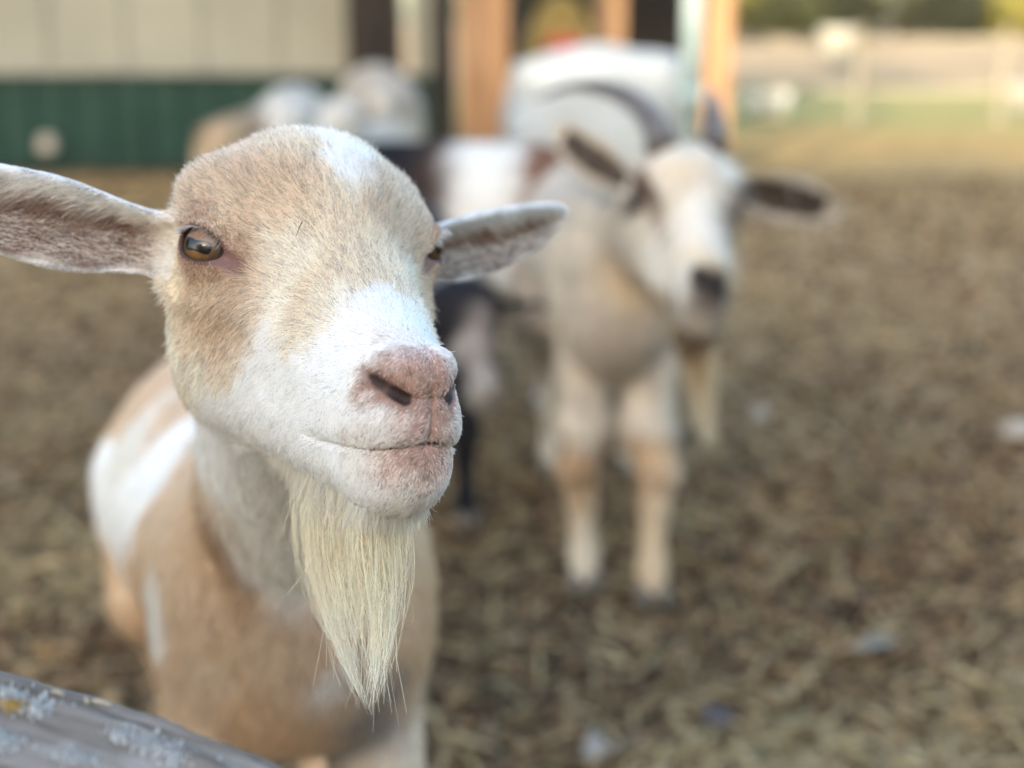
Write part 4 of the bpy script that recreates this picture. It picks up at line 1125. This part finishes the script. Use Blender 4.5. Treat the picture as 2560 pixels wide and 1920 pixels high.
# pale jaw hair that runs into the beard
NJ = 5200
jr = np.stack([rng.uniform(-1, 1, NJ) * .026, rng.uniform(-.012, .098, NJ), np.full(NJ, -.114)], -1)
jW = jr @ g.R.T + g.T
for _ in range(5):
    jW = jW - grad(g.sdf, jW, .001) * g.sdf(jW)[:, None]
jn = grad(g.sdf, jW, .001); jn /= np.linalg.norm(jn, axis=1, keepdims=True)
jd = np.array([0, 0, -1.0]) + CAMR[:, 2] * .1 + rng.normal(0, .10, (NJ, 3)) - g.R[:, 1] * .35
jd /= np.linalg.norm(jd, axis=1, keepdims=True)
mid = np.exp(-((jr[:, 1] - .045) / .036) ** 2)
make_curves('jaw_hair', jW - jn * .0004, jd, jn, (.006 + .020 * mid * rng.uniform(0, 1, NJ) ** 1.3), np.array([.80, .77, .68]) * rng.uniform(.75, 1.1, (NJ, 1)), rng.uniform(.00009, .00016, NJ), np.full(NJ, .1), 6, .1, goat, curl=.15, loc=loc)
# a dark bit of straw caught on the forehead
sp, sh_ = march(lambda p: FRONT.head(p), [(755, 578)], .45, 1.2)
sp = sp[0]; ns = unit(grad(g.sdf, sp[None], .001)[0])
sd_ = unit(CAMR @ np.array([.35, 1.0, 0])); sd_ = unit(sd_ - ns * (sd_ @ ns))
q0 = sp + ns * .0042
tw = tube('chaff', [q0 - sd_ * .0036, q0 + ns * .0004, q0 + sd_ * .0030], [.00012, .00018, .0003], M_DARK, None, 8)
tag(tw, 'tiny dark bit of chaff caught in the forehead hair of the close goat', 'chaff')
M_HOOF = mat_noise('hoof', (.10, .085, .07), (.22, .19, .15), 40, .6)
def hoof_mesh(parent, pW, headdir, s):
    for sd in (-1, 1):
        V, Fs = [], []
        prof = [(0, .021, .017), (.035, .013, .011)]
        n = 10
        for z, rx, ry in ((0, .026, .0125), (.012, .024, .0120), (.030, .019, .0105)):
            for k in range(n):
                a = 2 * math.pi * k / n; V.append((math.cos(a) * rx * (1.15 if math.cos(a) > 0 else .8), math.sin(a) * ry, z))
        for j in range(2):
            for k in range(n): Fs.append((j * n + k, j * n + (k + 1) % n, (j + 1) * n + (k + 1) % n, (j + 1) * n + k))
        Fs.append(tuple(range(n))[::-1]); Fs.append(tuple(range(2 * n, 3 * n)))
        o = mesh_obj('hoof', np.array(V) * s, Fs, M_HOOF, parent)
        side_ = np.array([-headdir[1], headdir[0], 0])
        o.location = Vector(pW + side_ * .0125 * sd * s) - Vector(parent.location); o.location[2] = .001 - parent.location[2]
        o.rotation_euler[2] = math.atan2(headdir[1], headdir[0])
def hooves(gt, root):
    for p in gt.hooves():
        w = gt.fromb(p); w[2] = 0; hoof_mesh(root, w, gt.B[:, 0], gt.sc)
hooves(g, goat)

# ---- the other goats
def lookR(forward, roll=0.0):
    F = unit(forward); X = unit(np.cross(F, [0, 0, 1])); Z = np.cross(X, F)
    c, s = math.cos(roll), math.sin(roll)
    return np.stack([X * c + Z * s, F, Z * c - X * s], 1)
def other_goat(gt, labels_w, label, sig=.03, h=.007, lo=None, hi=None, default='W', eye=True, name='goat', hd=None, sigb=None):
    """gt: Goat; labels_w: [(world point, letter)]"""
    hp = gt.T
    bb = gt.fromb(np.array([[-gt.blen - .25, -.2, 0], [-gt.blen - .25, .2, .7], [.25, -.2, .7], [.25, .2, 0]]))
    pts = np.r_[bb, hp[None] + .24, hp[None] - .24]
    lo, hi = pts.min(0) - .01, pts.max(0) + .01; lo[2] = max(lo[2], -.005)
    V, Q = polygonize(gt.sdf, lo, hi, h)
    LP = np.array([l[0] for l in labels_w]); LC = np.array([PAL[l[1]] for l in labels_w])
    j = np.stack([fbm(V, 9, 2, k) for k in (1, 2, 3)], -1) * .016
    C = softlabel(V + j, LP, LC, sig)
    if sigb:
        kb = sstep(gt.body(V) - gt.head(V), -.01, .02)[:, None]
        C = C * kb + softlabel(V + j * 1.4, LP, LC, sigb) * (1 - kb)
    if hd is not None:
        C = hd(gt, V, C)
    n_ = grad(gt.head, V, .003) @ gt.R; q = ((V - gt.T) @ gt.R) / gt.hs
    for e in gt.ears:
        u = (q - e.base) @ e.u; ed = e.sdf(q.astype(F32))
        tt_ = u / e.L; vq = ((q - e.base) @ e.v - e.lift * tt_ ** 2) / np.maximum(e.half(tt_), .004)
        ins = (n_ @ e.w > .1) & (u > .012) & (ed < .006) & (np.abs(q[:, 0]) > .05)
        rim = ins & ((np.abs(vq) > .62) | (tt_ > .86))
        C[ins] = getattr(gt, 'earin', PAL['N'])
        C[rim] = getattr(gt, 'earout', C[rim])
        out = (~ins) & (u > .02) & (ed < .006) & (np.abs(q[:, 0]) > .055)
        C[out] = getattr(gt, 'earout', C[out])
    C = C * getattr(gt, 'tone', np.array([.76, .74, .70]))
    loc = gt.loc.copy(); loc[2] = 0
    o = mesh_obj(name, V, Q, M_COAT, loc=loc, colors=C)
    tag(o, label, 'goat', 'goats in the yard')
    hooves(gt, o)
    nc = getattr(gt, 'shag', 0)
    if nc:
        T, b = sample(V, Q, nc, (sstep(gt.head(V), .0, .03) * .9 + .1) * sstep(V[:, 2], .02, .12))
        rp = interp(V, T, b); rn = grad(gt.sdf, rp, .003); rn /= np.linalg.norm(rn, axis=1, keepdims=True) + 1e-9
        d = gt.B @ np.array([-.25, 0, -1.0]) + rng.normal(0, .22, (nc, 3)); d = d - rn * (d * rn).sum(1)[:, None]; d /= np.linalg.norm(d, axis=1, keepdims=True) + 1e-9
        body = sstep(rp[:, 2], .12, .34)
        cl = (1 + .28 * fbm(rp, 16, 2, 9))[:, None] * rng.uniform(.75, 1.15, (nc, 1))
        make_curves('coat', rp - rn * .001, d, rn, (.010 + .028 * body) * rng.uniform(.5, 1.3, nc), interp(C, T, b) * cl, rng.uniform(.0005, .0010, nc), np.full(nc, .30), 4, 0, o, curl=.15, loc=loc)
    if eye:
        for sx in (1, -1):
            e = make_eye(gt, sx, o, EYE_R * 1.1 * gt.hs[0], plain=True)
    return o
def Bp(gt, x, y, z, l): return (gt.fromb((x, y, z)), l)
def Hp(gt, x, y, z, l): return (gt.fromh((x * .001, y * .001, z * .001)), l)

# horned goat on the right
R2f = np.array([[-0.9916, 0.1094, 0.0696], [0.0318, -0.3150, 0.9486], [0.1257, 0.9428, 0.3089]])
R2 = CAMR @ R2f
hs2 = (1.25, 1.48, 1.38)
def eardir(*c): return R2f.T @ np.array(c) / np.array(hs2)
E2 = [Ear((.050, -.040, .004), eardir(-.78, .52, -.35), eardir(.25, -.35, 1), L=.120, w=.024), Ear((-.050, -.040, .010), eardir(.93, -.14, -.30), eardir(.05, -.45, 1), L=.158, w=.027, lift=-.004)]
G2 = Goat(loc=(.162, 2.22, 0), heading=-90, scale=1.06, barrel=1.0, headR=R2, headT=CAMR @ (np.array([.1975, .203, -1.5864]) * 1.22) + [0, 0, .9], hscale=hs2, ears=E2, blen=.46, back=.05, chest=.03, nk=(0, -.045, -.030), nr=(.080, .050), cw=.086,
          legs=[(.05, -.012), (.0, .028), (0, 0), (0, 0)], r1=.10, r2=.125, fw=.66)
G2.tone = .70
G2.earin = np.array([.085, .068, .058]); G2.earout = np.array([.62, .56, .48]); G2.tone = np.array([.75, .70, .63])
L2 = [Bp(G2, .10, 0, .45, 'S'), Bp(G2, .13, .03, .50, 'c'), Bp(G2, .05, .1, .45, 'S'), Bp(G2, .05, -.1, .45, 'w'), Bp(G2, .0, .12, .5, 'w'), Bp(G2, 0, -.12, .5, 'S'), Bp(G2, -.2, .1, .55, 'w'), Bp(G2, -.2, -.13, .45, 'w'),
      Bp(G2, -.45, .1, .5, 'w'), Bp(G2, -.45, -.1, .5, 'w'), Bp(G2, .1, 0, .35, 'S'), Bp(G2, .04, .08, .30, 'w'), Bp(G2, .04, -.08, .30, 'w'), Bp(G2, .05, .07, .18, 't'), Bp(G2, .05, -.07, .17, 'D'), Bp(G2, .05, .05, .16, 'D'), Bp(G2, .05, -.07, .14, 't'), Bp(G2, .05, .07, .145, 'c'),
      Bp(G2, .05, .07, .11, 'C'), Bp(G2, .05, -.05, .105, 'c'), Bp(G2, .06, .07, .05, 'C'), Bp(G2, .06, -.07, .05, 'c'), Bp(G2, .06, .07, .02, 'T'), Bp(G2, .06, -.07, .02, 'c'), Bp(G2, -.5, .08, .1, 'w'), Bp(G2, -.5, -.08, .1, 'w'), Bp(G2, -.5, -.08, .25, 'S'), Bp(G2, -.5, .08, .25, 'S'),
      Bp(G2, .10, .04, .56, 'S'), Bp(G2, .11, -.05, .56, 'w'), Bp(G2, .10, .09, .50, 'T')]
H2 = [(0, -20, 50, 'w'), (20, -10, 45, 'W'), (-20, -10, 45, 'W'), (0, 10, 30, 'w'), (20, 10, 30, 'c'), (0, 40, 5, 'W'), (0, 70, -20, 'W'), (25, 20, 15, 'w'), (-25, 20, 15, 'w'), (50, -40, 0, 'S'), (-50, -40, 0, 'S'), (50, -30, 25, 'S'), (-50, -30, 25, 'w'),
      (62, 0, 3, 'N'), (57, 8, -4, 'N'), (48, 30, -14, 'G'), (42, 46, -24, 'G'), (36, 60, -34, 'S'), (-62, 0, 3, 'N'), (-50, 25, -10, 'G'), (30, 40, -2, 'w'), (-30, 40, -2, 'w'), (50, 10, -30, 'w'), (45, 10, -50, 'W'), (45, -20, -60, 'S'), (30, 60, -55, 'W'), (28, 75, -45, 'w'), (-30, 60, -55, 'w'),
      (0, 118, -42, 'K'), (14, 114, -44, 'K'), (-14, 114, -44, 'K'), (0, 120, -54, 'K'), (10, 117, -54, 'K'), (-10, 117, -54, 'K'), (0, 118, -64, 'G'), (0, 112, -76, 'G'), (16, 104, -78, 'G'), (-16, 104, -78, 'G'), (28, 80, -80, 'G'), (22, 98, -64, 'W'), (-22, 98, -64, 'W'), (0, 105, -92, 'S'), (20, 85, -95, 'S'),
      (0, 80, -107, 'N'), (0, 60, -110, 'T'), (0, 98, -34, 'C'), (-12, 98, -34, 'C'), (10, 84, -28, 'c'), (26, 60, -38, 'w')]
L2 += [Hp(G2, *h) for h in H2]
G2.shag = 26000
goat2 = other_goat(G2, L2, 'pale horned goat with dark ears standing behind at the right', sig=.012, h=.0045, sigb=.024)
M_HORN = mat_noise('horn', (.075, .065, .06), (.16, .14, .128), 9, .55, bump=.6, stretch=(1, 1, 6))
def spline(P, n):
    P = np.array(P, float); P = np.r_[[2 * P[0] - P[1]], P, [2 * P[-1] - P[-2]]]; out = []
    for k in range(1, len(P) - 2):
        for t in np.linspace(0, 1, n, endpoint=(k == len(P) - 3)):
            a, b, c, d = P[k - 1:k + 3]
            out.append(.5 * (2 * b + (c - a) * t + (2 * a - 5 * b + 4 * c - d) * t * t + (3 * b - a - 3 * c + d) * t ** 3))
    return np.array(out)
def horn(pts, r0, parent):
    P = spline(pts, 12); t = np.linspace(0, 1, len(P))
    return tube('horn', P, r0 * (1 - t) ** .75 * (1 + .04 * np.sin(t * 70)) + .0012, M_HORN, parent, 16)
DH = 1.93
horn([W(1655, 372, DH), W(1640, 318, DH + .03), W(1590, 258, DH + .09), W(1515, 222, DH + .16), W(1430, 216, DH + .22), W(1340, 246, DH + .27)], .0215, goat2)
horn([W(1786, 366, DH + .01), W(1788, 320, DH + .04), W(1786, 275, DH + .10), W(1782, 240, DH + .18), W(1776, 226, DH + .26)], .0165, goat2)
def wisps(name, gt, root_h, spread, tip, n, col, rad, parent, loc_=None):
    r0 = gt.fromh(np.array(root_h) * .001)[None] + rng.normal(0, 1, (n, 3)) * np.array(spread)
    tp = tip[None] + rng.normal(0, .006, (n, 3)); npt = 8; t = np.linspace(0, 1, npt)[None, :, None]; re = rng.uniform(.5, 1, (n, 1, 1))
    P = r0[:, None] * (1 - t * re) + tp[:, None] * t * re + rng.normal(0, .006, (n, 1, 3)) * np.sin(t * 3.14)
    cu = bpy.data.hair_curves.new(name); cu.add_curves([npt] * n)
    cu.points.foreach_set('position', (P - np.array(parent.location)).astype(F32).ravel())
    a = cu.attributes.get('radius') or cu.attributes.new('radius', 'FLOAT', 'POINT')
    a.data.foreach_set('value', (np.full((n, 1), rad) * (1 - .7 * np.linspace(0, 1, npt)[None])).astype(F32).ravel())
    a = cu.attributes.new('col', 'FLOAT_COLOR', 'CURVE'); a.data.foreach_set('color', np.c_[np.array(col)[None] * rng.uniform(.7, 1.25, (n, 1)), np.ones(n)].clip(0, .92).astype(F32).ravel())
    cu.materials.append(M_HAIR); return link(bpy.data.objects.new(name, cu), parent)
wisps('beard', G2, (0, 76, -106), (.012, .010, .004), W(1745, 985, 1.90), 700, (.50, .37, .22), .0009, goat2)
wisps('beard', G2, (0, 68, -106), (.009, .008, .004), W(1772, 1105, 1.92), 420, (.60, .50, .34), .0008, goat2)
wisps('chin_tuft', G2, (0, 84, -104), (.012, .008, .004), W(1722, 900, 1.87), 600, (.10, .06, .03), .0008, goat2)

# small black and grey goat between the two
R3 = lookR(unit(CAMR @ np.array([.35, -.55, .70])))
def ed3(*c): return R3.T @ CAMR @ np.array(c)
E3 = [Ear((.050, -.047, -.003), (.95, -.26, -.1), (.25, .93, -.3), L=.10, w=.018), Ear((-.045, -.040, -.003), ed3(1, .0, .15), ed3(0, -.3, 1), L=.135, w=.012, lift=.0)]
G3 = Goat(loc=(-.155, 2.50, 0), heading=-80, scale=.92, barrel=.9, headR=R3, headT=W(1172, 800, 2.30), hscale=(1, 1.1, 1), ears=E3, blen=.40, back=-.02, chest=-.01, r1=.10, r2=.12, fw=.8, nk=(0, -.04, -.03))
G3.earin = np.array([.008, .008, .010]); G3.earout = np.array([.010, .010, .013])
L3 = [Bp(G3, .1, 0, .42, 'G'), Bp(G3, .08, 0, .36, 'G'), Bp(G3, .1, 0, .50, 'G'), Bp(G3, .0, .1, .45, 'K'), Bp(G3, 0, -.1, .45, 'K'), Bp(G3, -.3, .1, .5, 'K'), Bp(G3, -.3, -.1, .45, 'K'), Bp(G3, .05, .06, .26, 'K'), Bp(G3, .05, -.06, .26, 'G'), Bp(G3, .05, .06, .1, 'K'), Bp(G3, .05, -.06, .1, 'K'),
      Bp(G3, -.45, 0, .3, 'K'), Bp(G3, -.2, 0, .6, 'K'), Hp(G3, 0, 0, 45, 'K'), Hp(G3, 50, 0, 10, 'K'), Hp(G3, -50, 0, 10, 'K'), Hp(G3, 0, 40, 5, 'G'), Hp(G3, 0, 100, -45, 'G'), Hp(G3, 30, 50, -60, 'K'), Hp(G3, -30, 50, -60, 'K'), Hp(G3, -45, -30, -40, 'K'), Hp(G3, 45, -30, -40, 'K'), Hp(G3, 0, 80, -100, 'G')]
G3.shag = 9000; G3.tone = .9
other_goat(G3, L3, 'small black goat with grey chest, half hidden behind the close goat', sig=.02, h=.007)

# pied goat side on behind them
R4 = lookR((-.95, .15, -.35))
G4 = Goat(loc=(-.31, 3.35, 0), heading=176, scale=1.0, barrel=1.05, headR=R4, headT=(-.52, 3.36, .56), ears=[Ear((.050, -.047, -.003), (.9, -.3, -.2), (.25, .9, -.3), L=.12, w=.02), Ear((-.050, -.047, -.003), (-.9, -.3, -.2), (-.25, .9, -.3), L=.12, w=.02)], blen=.34, hscale=(1.1, 1.3, 1.1), r1=.15, r2=.15)
G4.earin = np.array([.03, .02, .018])
L4 = []
for x, l in ((.2, 'K'), (.1, 'K'), (.0, 'K'), (-.06, 'K'), (-.11, 'K'), (-.14, 'N'), (-.22, 'W'), (-.30, 'W'), (-.37, 'B'), (-.44, 'B'), (-.52, 'B')):
    for y in (-.15, .15):
        for z in (.35, .6): L4.append(Bp(G4, x, y, z, l if not (z < .4 and l == 'K' and y > 0) else 'N'))
for x in (.04, -.55):
    for y in (-.08, .08):
        for z in (.05, .2): L4.append(Bp(G4, x, y, z, 'K' if x > 0 else 'W'))
L4 += [Hp(G4, 0, 0, 40, 'K'), Hp(G4, 0, 100, -60, 'N'), Hp(G4, 0, -40, -60, 'K')]
other_goat(G4, L4, 'pied goat seen side on, black in front with a broad white belt', sig=.03, h=.010, eye=False)

# three goats by the green wall
def wallgoat(px, py, d, heading, headpx, hd_, cols, label, sc=1.0, hdir=(0, -1, -.3)):
    p = W(px, py, d)
    gt = Goat(loc=(p[0], p[1], 0), heading=heading, scale=sc, barrel=1.05, headR=lookR(hdir), headT=W(*headpx), ears=[Ear((.050, -.047, -.003), (.9, -.3, -.1), (.25, .9, -.3), L=.11, w=.02), Ear((-.050, -.047, -.003), (-.9, -.3, -.1), (-.25, .9, -.3), L=.11, w=.02)], blen=.40, hscale=(1, 1.2, 1))
    gt.earin = np.array(PAL[cols[3]]) * .7; gt.tone = np.array([.60, .575, .53]); gt.shag = 5000
    L = []
    for x, l in ((.15, cols[0]), (-.1, cols[0]), (-.3, cols[1]), (-.5, cols[1])):
        for y in (-.12, .12): L += [Bp(gt, x, y, .55, l), Bp(gt, x, y, .35, cols[1]), Bp(gt, x, y * .6, .12, cols[1])]
    L += [Hp(gt, 0, 10, 40, cols[2]), Hp(gt, 0, 100, -60, cols[2]), Hp(gt, 0, -30, -80, cols[0])]
    return other_goat(gt, L, label, sig=.05, h=.011, eye=False)
wallgoat(580, 430, 5.0, -100, (555, 350, 4.75), 1, 'TwtT', 'tan and cream goat standing left of the others by the green wall', .95, (-.3, -1, -.2))
wallgoat(720, 360, 5.3, -85, (705, 300, 5.0), 1, 'WWWW', 'white goat standing between the tan one and the cream one', 1.05, (-.5, -1, -.1))
wallgoat(860, 350, 4.6, -100, (835, 295, 4.3), 1, 'WwWS', 'cream goat with raised head nearest the dark barn corner', .95, (-.6, -.8, -.1))
wallgoat(965, 330, 5.9, -80, (955, 262, 5.6), 1, 'Swwc', 'greyish cream goat behind the others at the dark barn corner', 1.15, (.3, -1, -.2))

# ---- weathered fence rail in the near left corner
M_RAIL = None
def rail_mat():
    m, nt, b = nodes('weathered_rail')
    tc = N(nt, 'ShaderNodeTexCoord'); mp = N(nt, 'ShaderNodeMapping'); mp.inputs['Scale'].default_value = (5, 60, 60); nt.links.new(tc.outputs['Object'], mp.inputs[0])
    n = N(nt, 'ShaderNodeTexNoise', Scale=1.6, Detail=10, Roughness=.7); nt.links.new(mp.outputs[0], n.inputs['Vector'])
    r = ramp(nt, [(.34, (.12, .098, .078)), (.5, (.24, .205, .172)), (.66, (.38, .335, .285))]); nt.links.new(n.outputs[0], r.inputs[0])
    n2 = N(nt, 'ShaderNodeTexNoise', Scale=55, Detail=6); nt.links.new(tc.outputs['Object'], n2.inputs['Vector'])
    r2 = ramp(nt, [(.56, (0, 0, 0)), (.70, (.35, .35, .35))]); nt.links.new(n2.outputs[0], r2.inputs[0])
    mx = N(nt, 'ShaderNodeMix', data_type='RGBA'); nt.links.new(r2.outputs[0], mx.inputs[0]); nt.links.new(r.outputs[0], mx.inputs[6]); mx.inputs[7].default_value = (.46, .45, .42, 1)
    nt.links.new(mx.outputs[2], b.inputs['Base Color']); b.inputs['Roughness'].default_value = .9; b.inputs['Specular IOR Level'].default_value = .15
    bp = N(nt, 'ShaderNodeBump', Strength=.8, Distance=.0018); nt.links.new(n.outputs[0], bp.inputs['Height']); nt.links.new(bp.outputs[0], b.inputs['Normal'])
    return m
# its upper back edge runs from (0,1675) to (780,1920) in the photograph
ra, rb = W(-60, 1640, .53), W(800, 1915, .50)
rd = unit(rb - ra); rs = unit(np.cross([0, 0, 1], rd)); ru = np.cross(rd, rs)
if rs[1] > 0: rs = -rs
nl, na = 260, 132
V = []
L_ = np.linalg.norm(rb - ra)
for i in range(nl + 1):
    s = -.25 + (L_ + .6) * i / nl
    for k in range(na):
        a = 2 * math.pi * k / na
        ca_, sa_ = math.cos(a), math.sin(a)
        ex = np.sign(ca_) * abs(ca_) ** .42 * .046; ez = np.sign(sa_) * abs(sa_) ** .42 * .029
        V.append((s, ex, ez))
V = np.array(V)
Nn = V * [0, 1, 1]; Nn /= np.linalg.norm(Nn, axis=1, keepdims=True)
V = V + Nn * (.0020 * fbm(V * [.12, 1, 1], 22, 4, 3) + .0014 * fbm(V * [.4, 1, 1], 60, 3, 5) + .0028 * fbm(V, 6, 3, 8))[:, None]
gr_ = np.random.default_rng(3); kk = np.tile(np.arange(na), nl + 1); ii = np.repeat(np.arange(nl + 1), na)
for _ in range(26):
    k0 = gr_.uniform(8, 58); i0, i1 = np.sort(gr_.integers(0, nl, 2)); w_ = gr_.uniform(.35, 1.0)
    path = k0 + 1.4 * np.sin(ii * .03 * gr_.uniform(.5, 2) + gr_.uniform(0, 6))
    V -= Nn * (gr_.uniform(.0008, .0026) * np.exp(-((kk - path) / w_) ** 2) * sstep(ii, i0, i0 + 25) * sstep(ii, i1, i1 - 25))[:, None]
Q = np.array([(i * na + k, i * na + (k + 1) % na, (i + 1) * na + (k + 1) % na, (i + 1) * na + k) for i in range(nl) for k in range(na)])
rail = mesh_obj('fence_rail', V, Q, rail_mat())
MR = Matrix(np.stack([rd, -rs, ru], 1).tolist()).to_4x4()
if MR.determinant() < 0: MR = Matrix(np.stack([rd, rs, ru], 1).tolist()).to_4x4()
rail.matrix_world = Matrix.Translation(Vector(ra + rs * .040 - ru * .027)) @ MR
tag(rail, 'weathered grey wooden rail with pale lichen in the near left corner', 'fence rail')
M_LICH = mat_noise('lichen', (.38, .39, .385), (.60, .615, .60), 160, .95, bump=1, bdist=.002)
M_LICH2 = mat_noise('orange_lichen', (.45, .28, .08), (.55, .38, .14), 160, .95, bump=1, bdist=.002)
inv = rail.matrix_world.inverted()
def lichen(px, py, r, mat, seed, n=150):
    """a crust of small flakes sitting on the rail's top"""
    d = CAMR @ np.array([(px - 1280) / 3555.6, (960 - py) / 3555.6, -1.0]); o = np.array([0, 0, .9])
    oL = np.array(inv @ Vector(o)); dL = np.array(inv.to_3x3() @ Vector(d))
    t = (.0315 - oL[2]) / dL[2]; c = oL + dL * t
    g_ = np.random.default_rng(seed); V, Fs = [], []
    for k in range(n):
        a, q = g_.uniform(0, 6.28), r * abs(g_.normal(0, .55))
        s = g_.uniform(.05, .15) * r; cc_ = c + [q * math.cos(a) * 1.3, q * math.sin(a), g_.uniform(-.0022, -.0002)]
        m = 9; b0 = len(V); ph = g_.uniform(0, 6)
        V.append(cc_ + [0, 0, .0012])
        for j in range(m): V.append(cc_ + [math.cos(ph + j * 6.283 / m) * s * g_.uniform(.6, 1.2), math.sin(ph + j * 6.283 / m) * s * g_.uniform(.6, 1.2), -.0012])
        for j in range(m): Fs.append((b0, b0 + 1 + j, b0 + 1 + (j + 1) % m))
    o_ = mesh_obj('lichen', V, Fs, mat, rail, smooth=True)
for k, (px, py, r, mt) in enumerate([(98, 1762, .0062, M_LICH), (190, 1885, .0050, M_LICH), (300, 1828, .0045, M_LICH), (362, 1845, .0052, M_LICH), (440, 1880, .0068, M_LICH), (30, 1722, .0045, M_LICH), (0, 1840, .006, M_LICH), (38, 1752, .0035, M_LICH2)]):
    lichen(px, py, r, mt, k + 5)
M_STR = mat_noise('straw_bit', (.45, .38, .26), (.62, .54, .40), 60, .8)
for k, (x0, y0, x1, y1) in enumerate([(213, 1745, 218, 1760), (218, 1752, 278, 1762), (130, 1728, 160, 1738)]):
    p0, p1 = W(x0, y0, .512), W(x1, y1, .508)
    tag(tube('straw_bit', [p0, (p0 + p1) / 2 + [0, 0, .0006], p1], [.0005, .0006, .0003], M_STR, None, 6), ['upright bit of straw on the back edge of the rail', 'longest bit of straw lying along the rail edge', 'bit of straw on the rail nearest the left border'][k], 'straw')
